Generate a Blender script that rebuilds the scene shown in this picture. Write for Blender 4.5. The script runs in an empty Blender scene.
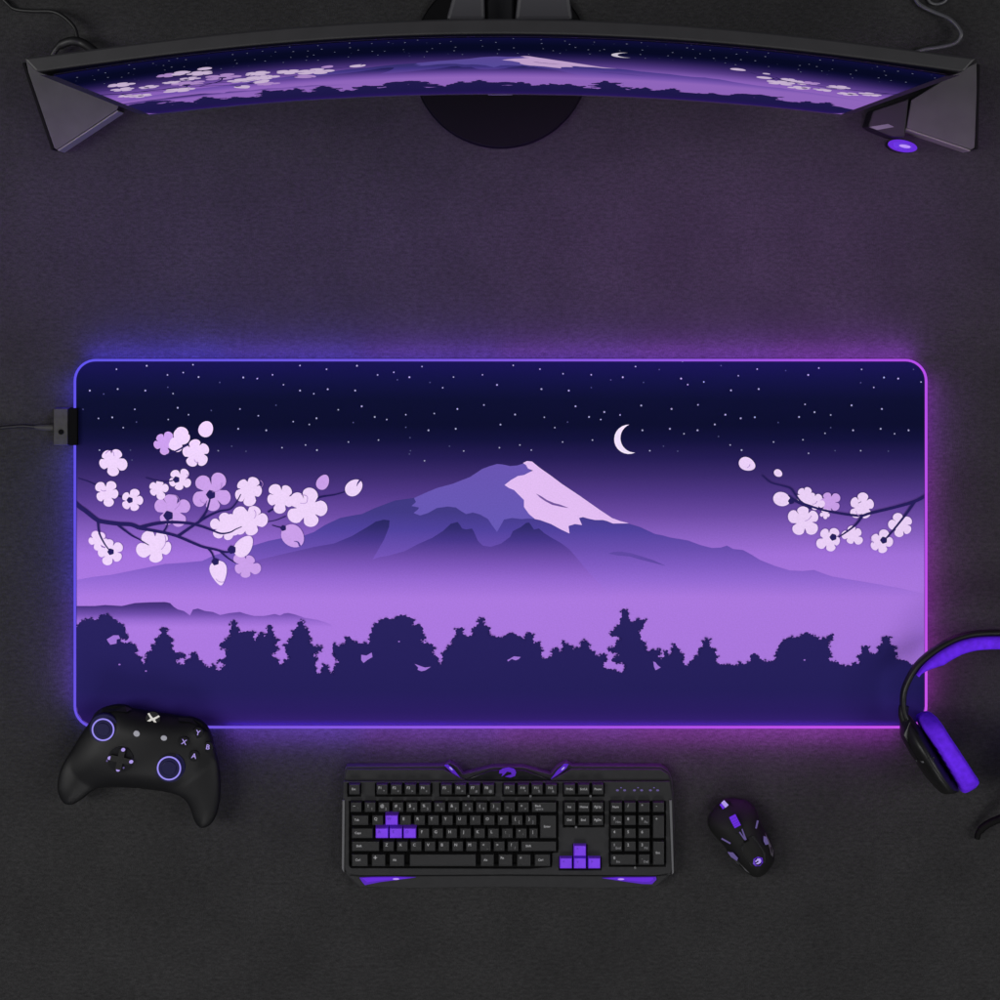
import bpy, bmesh, math, random
from mathutils import Vector, Matrix
from mathutils.geometry import delaunay_2d_cdt
random.seed(7)
S = bpy.context.scene
COL = S.collection
PI = math.pi

# ------------------------------------------------------------------ camera
# straight-down shift-lens camera; one photo pixel is one millimetre on the desk
H = 1.65
NX, NY = 500.0, 250.0
cam = bpy.data.cameras.new('camera'); camo = bpy.data.objects.new('camera', cam); COL.objects.link(camo)
camo.location = (0, 0.25, H); camo.rotation_euler = (0, 0, 0)
cam.sensor_width = 36; cam.sensor_fit = 'HORIZONTAL'; cam.lens = 36 * H
cam.shift_y = -0.25; cam.clip_end = 50; cam.clip_start = .01
S.camera = camo

def W(px, py, z=0.0):
    """where a ray through a measured photo point meets height z (metres)"""
    k = (H - z) / H
    return Vector(((px - NX) / 1000 * k, 0.25 + (NY - py) / 1000 * k, z))

def s2l(c):
    r = []
    for v in c:
        v = v / 255
        r.append(v / 12.92 if v <= .04045 else ((v + .055) / 1.055) ** 2.4)
    return r

# ------------------------------------------------------------------ materials
def mat_new(name):
    m = bpy.data.materials.new(name); m.use_nodes = True
    nt = m.node_tree; nt.nodes.clear()
    out = nt.nodes.new('ShaderNodeOutputMaterial')
    return m, nt, out

def principled(name, rgb, rough=.5, spec=.5, metal=0, noise=0, nscale=300, bump=0, bscale=900, coat=0, emit=None, estr=0):
    m, nt, out = mat_new(name)
    p = nt.nodes.new('ShaderNodeBsdfPrincipled')
    nt.links.new(p.outputs[0], out.inputs[0])
    p.inputs['Base Color'].default_value = (*rgb, 1)
    p.inputs['Roughness'].default_value = rough
    p.inputs['Specular IOR Level'].default_value = spec
    p.inputs['Metallic'].default_value = metal
    p.inputs['Coat Weight'].default_value = coat
    if emit:
        p.inputs['Emission Color'].default_value = (*emit, 1); p.inputs['Emission Strength'].default_value = estr
    tc = nt.nodes.new('ShaderNodeTexCoord')
    if noise:
        n = nt.nodes.new('ShaderNodeTexNoise'); n.inputs['Scale'].default_value = nscale; n.inputs['Detail'].default_value = 5
        nt.links.new(tc.outputs['Object'], n.inputs['Vector'])
        mr = nt.nodes.new('ShaderNodeMapRange')
        mr.inputs[1].default_value = .3; mr.inputs[2].default_value = .7
        mr.inputs[3].default_value = 1 - noise; mr.inputs[4].default_value = 1 + noise
        nt.links.new(n.outputs[0], mr.inputs[0])
        vm = nt.nodes.new('ShaderNodeVectorMath'); vm.operation = 'SCALE'
        vm.inputs[0].default_value = rgb
        nt.links.new(mr.outputs[0], vm.inputs['Scale'])
        nt.links.new(vm.outputs[0], p.inputs['Base Color'])
    if bump:
        n2 = nt.nodes.new('ShaderNodeTexNoise'); n2.inputs['Scale'].default_value = bscale; n2.inputs['Detail'].default_value = 3
        nt.links.new(tc.outputs['Object'], n2.inputs['Vector'])
        b = nt.nodes.new('ShaderNodeBump'); b.inputs['Strength'].default_value = bump; b.inputs['Distance'].default_value = .0004
        nt.links.new(n2.outputs[0], b.inputs['Height']); nt.links.new(b.outputs[0], p.inputs['Normal'])
    return m

def emission(name, rgb, strength=1.0):
    m, nt, out = mat_new(name)
    e = nt.nodes.new('ShaderNodeEmission'); e.inputs[0].default_value = (*rgb, 1); e.inputs[1].default_value = strength
    nt.links.new(e.outputs[0], out.inputs[0])
    return m

KMAT = 1.02      # how bright a white print looks under the softbox
SCREEN = .66

def ramp_into(nt, stops, kcol):
    uv = nt.nodes.new('ShaderNodeUVMap'); uv.uv_map = 'print'
    sp = nt.nodes.new('ShaderNodeSeparateXYZ'); nt.links.new(uv.outputs[0], sp.inputs[0])
    rp = nt.nodes.new('ShaderNodeValToRGB')
    cr = rp.color_ramp; cr.interpolation = 'LINEAR'
    st = [((y - 358) / 371, [v * kcol for v in s2l(c)]) for y, c in stops]
    cr.elements[0].position = max(0, min(1, st[0][0])); cr.elements[0].color = (*st[0][1], 1)
    cr.elements[1].position = max(0, min(1, st[-1][0])); cr.elements[1].color = (*st[-1][1], 1)
    for p_, c in st[1:-1]:
        e = cr.elements.new(max(0, min(1, p_))); e.color = (*c, 1)
    nt.links.new(sp.outputs[1], rp.inputs[0])
    return rp

def print_mat(name, stops, screen=False):
    if isinstance(stops, tuple): stops = [(358, stops), (729, stops)]
    m, nt, out = mat_new(name)
    if screen:
        rp = ramp_into(nt, stops, 1)
        e = nt.nodes.new('ShaderNodeEmission'); e.inputs[1].default_value = SCREEN
        nt.links.new(rp.outputs[0], e.inputs[0]); nt.links.new(e.outputs[0], out.inputs[0])
    else:
        rp = ramp_into(nt, stops, 1 / KMAT)
        p = nt.nodes.new('ShaderNodeBsdfPrincipled')
        p.inputs['Roughness'].default_value = .9; p.inputs['Specular IOR Level'].default_value = .03
        tc = nt.nodes.new('ShaderNodeTexCoord')
        n = nt.nodes.new('ShaderNodeTexNoise'); n.inputs['Scale'].default_value = 700; n.inputs['Detail'].default_value = 4
        nt.links.new(tc.outputs['Object'], n.inputs['Vector'])
        mr = nt.nodes.new('ShaderNodeMapRange'); mr.inputs[1].default_value = .3; mr.inputs[2].default_value = .7
        mr.inputs[3].default_value = .95; mr.inputs[4].default_value = 1.05
        nt.links.new(n.outputs[0], mr.inputs[0])
        vm = nt.nodes.new('ShaderNodeVectorMath'); vm.operation = 'SCALE'
        nt.links.new(rp.outputs[0], vm.inputs[0]); nt.links.new(mr.outputs[0], vm.inputs['Scale'])
        nt.links.new(vm.outputs[0], p.inputs['Base Color'])
        b = nt.nodes.new('ShaderNodeBump'); b.inputs['Strength'].default_value = .15; b.inputs['Distance'].default_value = .0003
        nt.links.new(n.outputs[0], b.inputs['Height']); nt.links.new(b.outputs[0], p.inputs['Normal'])
        nt.links.new(p.outputs[0], out.inputs[0])
    return m

SKY = [(362, (20, 18, 68)), (380, (15, 17, 57)), (400, (10, 14, 44)), (425, (10, 13, 44)), (440, (17, 17, 58)), (458, (36, 28, 84)),
       (475, (58, 42, 108)), (495, (82, 57, 138)), (515, (108, 75, 165)), (535, (138, 97, 196)), (555, (163, 114, 220)), (590, (172, 122, 225)), (729, (170, 120, 222))]
BODY = [(495, (62, 56, 128)), (512, (66, 58, 134)), (530, (80, 66, 158)), (550, (108, 80, 178)), (565, (128, 92, 196)), (580, (148, 106, 212)), (597, (171, 121, 224)), (729, (171, 121, 224))]
FOOT = [(518, (38, 38, 94)), (528, (50, 44, 112)), (540, (70, 54, 138)), (552, (98, 70, 160)), (565, (124, 86, 186)), (580, (150, 105, 210)), (598, (171, 121, 224)), (729, (171, 121, 224))]
HILL = [(600, (58, 40, 108)), (607, (76, 54, 132)), (614, (112, 78, 172)), (620, (148, 104, 206)), (627, (171, 121, 224)), (729, (171, 121, 224))]
TREE = [(610, (40, 34, 94)), (690, (36, 30, 90)), (712, (42, 28, 98)), (729, (56, 32, 118))]
ARTC = dict(sky=SKY, body=BODY, foot=FOOT, hill=HILL, tree=TREE,
            shade=[(460, (106, 86, 178)), (535, (104, 90, 184))], snow=(229, 192, 245), crack=(116, 84, 158),
            streak=(98, 74, 166), gap=(160, 116, 214), star=(165, 167, 200), stardim=(80, 84, 126), moon=(240, 228, 248),
            white=(238, 212, 250), pink=(203, 160, 234), branch=(38, 30, 92), seam=(170, 130, 205))
ART_ORDER = list(ARTC)
art_print = [print_mat('print_' + k, ARTC[k]) for k in ART_ORDER]
art_screen = [print_mat('display_' + k, ARTC[k], True) for k in ART_ORDER]

M = {}
M['black_plastic'] = principled('black_plastic', (.005, .005, .005), .55, .22, noise=.15, nscale=200, bump=.2, bscale=1500)
M['matte_black'] = principled('matte_black', (.0022, .0022, .0027), .5, .24, bump=.25, bscale=2200)
M['gloss_black'] = principled('gloss_black', (.004, .004, .005), .3, .3)
M['case_grey'] = principled('case_grey', (.0125, .0125, .0135), .6, .22, noise=.12, nscale=150, bump=.2, bscale=2500)
M['well'] = principled('well', (.003, .003, .003), .7, .1)
M['keycap'] = principled('keycap', (.0098, .0098, .0105), .5, .28, bump=.2, bscale=2500)
M['ledge_highlight'] = principled('ledge_highlight', (.045, .045, .048), .45, .4)
M['legend'] = principled('legend', (.34, .34, .35), .6, .2)
M['legend_dim'] = principled('legend_dim', (.18, .18, .19), .6, .2)
M['purple_key'] = principled('purple_key', (.17, .035, .72), .45, .3, noise=.08, nscale=90)
M['purple_legend'] = principled('purple_legend', (.10, .025, .45), .45, .3)
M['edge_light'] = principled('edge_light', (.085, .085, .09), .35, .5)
M['purple_lens'] = principled('purple_lens', (.06, .012, .30), .25, .4, emit=(.10, .015, .55), estr=.28)
M['purple_hot'] = emission('purple_hot', (.50, .30, .95), 1.0)
M['purple_glow'] = emission('purple_glow', (.15, .03, .74), .9)
M['lilac_glow'] = emission('lilac_glow', (.42, .32, .80), 1.0)
M['lilac_dim'] = emission('lilac_dim', (.16, .12, .34), .7)
M['ring_glow'] = emission('ring_glow', (.30, .25, .82), 1.1)
M['ring_well_halo'] = principled('ring_well_halo', (.006, .005, .040), .4, .25)
M['icon_white'] = emission('icon_white', (.72, .70, .66), .9)
M['icon_grey'] = principled('icon_grey', (.30, .30, .34), .4, .4)
M['monitor_shell'] = principled('monitor_shell', (.0145, .0138, .0155), .5, .35, noise=.12, nscale=60, bump=.15, bscale=1800)
M['bezel'] = principled('bezel', (.013, .013, .015), .5, .3)
M['base'] = principled('base', (.0022, .0022, .0026), .7, .06)
M['speaker_top'] = principled('speaker_top', (.046, .047, .044), .6, .12, noise=.12, nscale=40, bump=.2, bscale=1500)
M['speaker_edge'] = principled('speaker_edge', (.105, .11, .085), .5, .3)
M['bracket'] = principled('bracket', (.036, .035, .041), .5, .3)
M['cable'] = principled('cable', (.004, .004, .004), .5, .3)
M['cable_grey'] = principled('cable_grey', (.045, .045, .05), .4, .5)
M['usb_grey'] = principled('usb_grey', (.029, .029, .026), .6, .2, noise=.2, nscale=200)
M['usb_black'] = principled('usb_black', (.001, .001, .001), .7, .05)
M['cushion'] = principled('cushion', (.118, .017, .74), .85, .1, noise=.16, nscale=160, bump=.7, bscale=1200)
M['headset_black'] = principled('headset_black', (.005, .005, .0048), .42, .28, noise=.2, nscale=120)
M['mouse_black'] = principled('mouse_black', (.0045, .0045, .0043), .65, .16, bump=.2, bscale=1800)
M['deep_black'] = principled('deep_black', (.0012, .0012, .0012), .7, .1)
M['rubber'] = principled('rubber', (.015, .015, .016), .8, .2)

# ------------------------------------------------------------------ scene helpers
def tag(o, label=None, cat=None, group=None, kind=None):
    if label: o['label'] = label
    if cat: o['category'] = cat
    if group: o['group'] = group
    if kind: o['kind'] = kind
    return o

def thing(name, label, cat, loc=(0, 0, 0), group=None):
    o = bpy.data.objects.new(name, None); COL.objects.link(o); o.location = loc
    o.empty_display_size = .02
    return tag(o, label, cat, group)

class MB:
    """collects geometry in world metres, then links it as one mesh object"""
    def __init__(s): s.v = []; s.f = []; s.m = []; s.sm = []; s.mats = []
    def mi(s, m):
        if m not in s.mats: s.mats.append(m)
        return s.mats.index(m)
    def add(s, vs, fs, m, smooth=False):
        b = len(s.v); s.v += [tuple(v) for v in vs]; k = s.mi(m)
        for f in fs: s.f.append([b + i for i in f]); s.m.append(k); s.sm.append(smooth)
    def prism(s, low, high, m, mtop=None, smooth=False):
        n = len(low); b = len(s.v); s.v += [tuple(v) for v in low] + [tuple(v) for v in high]
        k = s.mi(m); kt = s.mi(mtop) if mtop else k
        s.f.append([b + n - 1 - i for i in range(n)]); s.m.append(k); s.sm.append(False)
        s.f.append([b + n + i for i in range(n)]); s.m.append(kt); s.sm.append(False)
        for i in range(n):
            j = (i + 1) % n
            s.f.append([b + i, b + j, b + n + j, b + n + i]); s.m.append(k); s.sm.append(smooth)
    def box(s, x0, y0, x1, y1, z0, z1, m, inset=0, mtop=None):
        lo = [(x0, y0, z0), (x1, y0, z0), (x1, y1, z0), (x0, y1, z0)]
        i = inset
        hi = [(x0 + i, y0 + i, z1), (x1 - i, y0 + i, z1), (x1 - i, y1 - i, z1), (x0 + i, y1 - i, z1)]
        s.prism(lo, hi, m, mtop)
    def disc(s, c, r, z0, z1, m, n=28, r1=None, sx=1, rot=0, mtop=None):
        r1 = r if r1 is None else r1
        def ring(rr, z):
            o = []
            for i in range(n):
                a = 2 * PI * i / n; x = rr * math.cos(a) * sx; y = rr * math.sin(a)
                o.append((c[0] + x * math.cos(rot) - y * math.sin(rot), c[1] + x * math.sin(rot) + y * math.cos(rot), z))
            return o
        s.prism(ring(r, z0), ring(r1, z1), m, mtop, smooth=True)
    def torus(s, c, R, r, m, n=40, k=10, sx=1, rot=0, flat=1.0):
        vs = []; fs = []
        for i in range(n):
            a = 2 * PI * i / n
            for j in range(k):
                b = 2 * PI * j / k
                x = (R + r * math.cos(b)) * math.cos(a) * sx; y = (R + r * math.cos(b)) * math.sin(a)
                vs.append((c[0] + x * math.cos(rot) - y * math.sin(rot), c[1] + x * math.sin(rot) + y * math.cos(rot), c[2] + r * math.sin(b) * flat))
        for i in range(n):
            for j in range(k):
                fs.append([i * k + j, ((i + 1) % n) * k + j, ((i + 1) % n) * k + (j + 1) % k, i * k + (j + 1) % k])
        s.add(vs, fs, m, True)
    def tube(s, pts, rad, m, k=10, closed=False):
        pts = [Vector(p) for p in pts]; n = len(pts); vs = []; fs = []
        rad = rad if isinstance(rad, (list, tuple)) else [rad] * n
        up = Vector((0, 0, 1))
        for i, p in enumerate(pts):
            a = pts[(i - 1) % n] if (closed or i > 0) else p
            b = pts[(i + 1) % n] if (closed or i < n - 1) else p
            t = (b - a).normalized(); sd = t.cross(up)
            if sd.length < 1e-4: sd = Vector((1, 0, 0))
            sd.normalize(); u2 = sd.cross(t)
            for j in range(k):
                q = 2 * PI * j / k
                vs.append(p + (sd * math.cos(q) + u2 * math.sin(q)) * rad[i])
        for i in range(n if closed else n - 1):
            for j in range(k):
                fs.append([i * k + j, i * k + (j + 1) % k, ((i + 1) % n) * k + (j + 1) % k, ((i + 1) % n) * k + j])
        s.add(vs, fs, m, True)
        if not closed:
            s.add(vs[:k], [list(range(k))], m); s.add(vs[-k:], [list(range(k))[::-1]], m)
    def build(s, name, parent=None, loc=None, bevel=0, label=None):
        me = bpy.data.meshes.new(name); me.from_pydata(s.v, [], s.f)
        for m in s.mats: me.materials.append(m)
        for p, k, sm in zip(me.polygons, s.m, s.sm): p.material_index = k; p.use_smooth = sm
        bm = bmesh.new(); bm.from_mesh(me); bmesh.ops.recalc_face_normals(bm, faces=bm.faces)
        bm.to_mesh(me); bm.free()
        o = bpy.data.objects.new(name, me); COL.objects.link(o)
        if parent:
            o.parent = parent
            r = parent
            off = Vector((0, 0, 0))
            while r is not None: off += r.location; r = r.parent
            me.transform(Matrix.Translation(-off))
        if bevel:
            md = o.modifiers.new('bevel', 'BEVEL'); md.width = bevel; md.segments = 2; md.limit_method = 'ANGLE'; md.angle_limit = math.radians(40)
        if label: o['label'] = label
        return o

def spline(pts, n=6, closed=False):
    """Catmull-Rom through 2D/3D points"""
    P = [Vector(p) for p in pts]; out = []; L = len(P)
    for i in range(L if closed else L - 1):
        p0 = P[(i - 1) % L] if (closed or i > 0) else P[0]
        p1 = P[i]; p2 = P[(i + 1) % L]
        p3 = P[(i + 2) % L] if (closed or i < L - 2) else P[-1]
        for j in range(n):
            t = j / n
            out.append(.5 * ((2 * p1) + (p2 - p0) * t + (2 * p0 - 5 * p1 + 4 * p2 - p3) * t * t + (3 * p1 - p0 - 3 * p2 + p3) * t ** 3))
    if not closed: out.append(P[-1])
    return out

def inside(poly, x, y):
    c = False; n = len(poly); j = n - 1
    for i in range(n):
        xi, yi = poly[i][0], poly[i][1]; xj, yj = poly[j][0], poly[j][1]
        if (yi > y) != (yj > y) and x < (xj - xi) * (y - yi) / (yj - yi) + xi: c = not c
        j = i
    return c

def edge_dist(poly, x, y):
    d = 1e9; n = len(poly)
    for i in range(n):
        ax, ay = poly[i][0], poly[i][1]; bx, by = poly[(i + 1) % n][0], poly[(i + 1) % n][1]
        dx, dy = bx - ax, by - ay; L = dx * dx + dy * dy
        t = 0 if L == 0 else max(0, min(1, ((x - ax) * dx + (y - ay) * dy) / L))
        d = min(d, math.hypot(x - ax - t * dx, y - ay - t * dy))
    return d

class Pillow:
    """closed body from a measured outline: rounded top and bottom that meet at mid height"""
    def __init__(s, px, zmid, top, bot, w, step=.0035, ns=4):
        s.poly = [W(p[0], p[1], zmid) for p in spline(px, ns, True)]
        s.poly = [(p.x, p.y) for p in s.poly]
        s.zmid, s.top, s.bot, s.w, s.step = zmid, top, bot, w, step
    def prof(s, d):
        t = min(d / s.w, 1); return math.sqrt(max(0, 1 - (1 - t) ** 2))
    def ztop(s, x, y):
        if not inside(s.poly, x, y): return s.zmid
        return s.zmid + (s.top(x, y) - s.zmid) * s.prof(edge_dist(s.poly, x, y))
    def on(s, px, py, lift=0):
        z = s.zmid
        for _ in range(5):
            p = W(px, py, z); z = s.ztop(p.x, p.y) + lift
        return W(px, py, z)
    def into(s, mb, m):
        P = s.poly; n = len(P)
        pts = [Vector(p) for p in P]
        xs = [p[0] for p in P]; ys = [p[1] for p in P]
        for off in (.0007, .002):
            for i in range(n):
                a = Vector(P[i - 1]); b = Vector(P[(i + 1) % n]); t = (b - a).normalized()
                for sg in (1, -1):
                    q = Vector(P[i]) + Vector((-t.y, t.x)) * off * sg
                    if inside(P, q.x, q.y) and edge_dist(P, q.x, q.y) > off * .8: pts.append(q)
        x = min(xs)
        while x < max(xs):
            y = min(ys)
            while y < max(ys):
                if inside(P, x, y) and edge_dist(P, x, y) > .0028: pts.append(Vector((x, y)))
                y += s.step
            x += s.step
        r = delaunay_2d_cdt(pts, [(i, (i + 1) % n) for i in range(n)], [], 0, 1e-6)
        vv, ff = r[0], r[2]
        D = [0 if edge_dist(P, v.x, v.y) < 1e-5 else edge_dist(P, v.x, v.y) for v in vv]
        tv = [(v.x, v.y, s.zmid + (s.top(v.x, v.y) - s.zmid) * s.prof(d)) for v, d in zip(vv, D)]
        bmap = {}; bv = []
        for i, (v, d) in enumerate(zip(vv, D)):
            bmap[i] = len(tv) + len(bv); bv.append((v.x, v.y, s.zmid - (s.zmid - s.bot(v.x, v.y)) * s.prof(d)))
        fs = []
        for f in ff:
            cx = sum(vv[i].x for i in f) / 3; cy = sum(vv[i].y for i in f) / 3
            if not inside(P, cx, cy): continue
            fs.append(list(f)); fs.append([bmap[i] if D[i] > 0 else i for i in f][::-1])
        mb.add(tv + bv, fs, m, True)

_txt = {}
def text_geo(t):
    if t not in _txt:
        c = bpy.data.curves.new('t', 'FONT'); c.body = t; c.size = 1; c.resolution_u = 2
        c.align_x = 'CENTER'; c.align_y = 'CENTER'; c.offset = .012
        o = bpy.data.objects.new('t', c)
        me = bpy.data.meshes.new_from_object(o)
        _txt[t] = ([tuple(v.co) for v in me.vertices], [list(p.vertices) for p in me.polygons])
        bpy.data.objects.remove(o); bpy.data.curves.remove(c); bpy.data.meshes.remove(me)
    return _txt[t]

def text(mb, t, c, size, m, rot=0):
    vs, fs = text_geo(t)
    ca, sa = math.cos(rot) * size, math.sin(rot) * size
    mb.add([(c[0] + v[0] * ca - v[1] * sa, c[1] + v[0] * sa + v[1] * ca, c[2]) for v in vs], fs, m)

def rrect(x0, y0, x1, y1, r, n=8):
    o = []
    for cx, cy, a0 in ((x1 - r, y0 + r, -PI / 2), (x1 - r, y1 - r, 0), (x0 + r, y1 - r, PI / 2), (x0 + r, y0 + r, PI)):
        for i in range(n + 1):
            a = a0 + PI / 2 * i / n; o.append((cx + r * math.cos(a), cy + r * math.sin(a)))
    return o

def plate(name, loops, z0, z1, mat, parent=None, bevel=0, label=None):
    """flat plate with holes; loops are world xy outlines"""
    c = bpy.data.curves.new('c', 'CURVE'); c.dimensions = '2D'; c.fill_mode = 'BOTH'
    for lp in loops:
        sp = c.splines.new('POLY'); sp.points.add(len(lp) - 1)
        for i, p in enumerate(lp): sp.points[i].co = (p[0], p[1], 0, 1)
        sp.use_cyclic_u = True
    c.extrude = (z1 - z0) / 2 - bevel; c.bevel_depth = bevel; c.bevel_resolution = 1; c.offset = -bevel
    o = bpy.data.objects.new('c', c)
    me = bpy.data.meshes.new_from_object(o); bpy.data.objects.remove(o); bpy.data.curves.remove(c)
    me.name = name; me.transform(Matrix.Translation((0, 0, (z0 + z1) / 2)))
    me.materials.clear(); me.materials.append(mat)
    ob = bpy.data.objects.new(name, me); COL.objects.link(ob)
    if parent:
        ob.parent = parent; off = Vector((0, 0, 0)); r = parent
        while r is not None: off += r.location; r = r.parent
        me.transform(Matrix.Translation(-off))
    if label: ob['label'] = label
    return ob

# ------------------------------------------------------------------ the printed picture (in photo pixels of the mat)
ART = []      # (material key, outline)
def A(k, pts): ART.append((k, [(float(p[0]), float(p[1])) for p in pts]))

RIDGE = [(73, 580), (92, 577), (110, 575), (130, 571), (150, 567), (165, 564), (180, 563), (202, 561), (215, 555), (235, 550), (255, 545), (268, 541), (280, 538.5), (295, 537),
         (303, 536), (314, 532), (325, 525), (340, 518), (350, 516), (362, 514), (375, 508), (395, 500.5), (413, 498), (440, 490), (470, 480), (498, 470), (524, 466), (560, 486),
         (600, 514), (622, 522), (630, 524), (640, 527), (655, 534), (663, 535.5), (670, 537.5), (688, 540.5), (700, 545), (712, 548), (721, 547.5), (727, 545.6), (733, 549), (743, 550), (752, 555), (760, 560),
         (775, 566), (790, 570.5), (803, 571), (814, 570), (822, 573), (832, 576.5), (868, 582.5), (900, 588), (928, 594)]
DARK = [(225, 570), (262, 559), (292, 552), (314, 547), (334, 543.5), (352, 536), (369, 526), (376, 521.5), (384, 519.6), (389.6, 520.4), (389, 527), (384, 539.6), (378, 550), (372.5, 559.5),
        (380, 557), (389, 555.6), (405, 551), (419, 543.6), (432, 538), (443, 531), (451, 523.6), (457.6, 522), (460, 525), (462, 528.4), (466, 529.5), (472, 528.4), (474, 532), (478, 541), (483, 545.7),
        (491, 546.8), (501, 543.6), (510, 537), (513, 531), (521, 527), (526, 523), (529, 522.5), (531, 525), (534, 529.5), (539, 528.4), (544, 533), (552, 538), (561, 543), (569, 549), (576, 557),
        (585, 568), (596, 580), (612, 597), (612, 599), (225, 599)]
SHADE = [(414, 498), (425, 493), (437, 488), (452, 484), (470, 477), (482, 469), (490, 466), (497, 464), (503, 464.5), (510, 466), (517, 465.5), (525, 463), (532, 472), (540, 500), (540, 519), (528, 518.5),
         (521.6, 519), (512, 518), (504, 519.6), (501, 525), (497, 532), (492, 525), (488, 519), (480, 514.5), (473, 512.5), (466, 514), (461, 511), (456, 507.5), (448, 506.5), (437, 508), (428, 513),
         (420, 515.5), (413.5, 513), (418, 509.5), (419, 507.5), (411.5, 506), (416, 502)]
SNOW = [(523, 463), (527, 461), (532, 461.5), (540, 468), (550, 475), (562, 484), (580, 496), (600, 510), (612, 518), (620, 521), (629, 523.3), (613, 523.5), (607, 521), (603, 520), (595, 520), (588, 518.5), (583, 517),
        (579, 518), (582, 525), (575, 524), (568.5, 526), (569.5, 533.5), (560, 529), (551, 524), (540, 520), (535, 519), (529, 514), (524, 507), (524, 500), (520, 496), (514, 490), (509, 488), (504.5, 485),
        (511, 480), (518, 476), (524, 475), (533, 470.5), (528, 468.5), (526, 465)]
HILLP = [(73, 606), (95, 606), (105, 605), (122, 606), (135, 603), (150, 602.3), (165, 602), (170, 603), (174, 607), (178, 609.5), (184, 611), (190, 615.5), (193, 609.5), (198, 608.5), (205, 611), (213, 612), (220, 615), (230, 613),
         (240, 612), (246, 614), (254, 616), (264, 616), (275, 614), (280, 615.5), (284, 613.5), (288, 613), (295, 614.5), (305, 618), (318, 620), (330, 624), (335, 628), (73, 628)]
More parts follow.
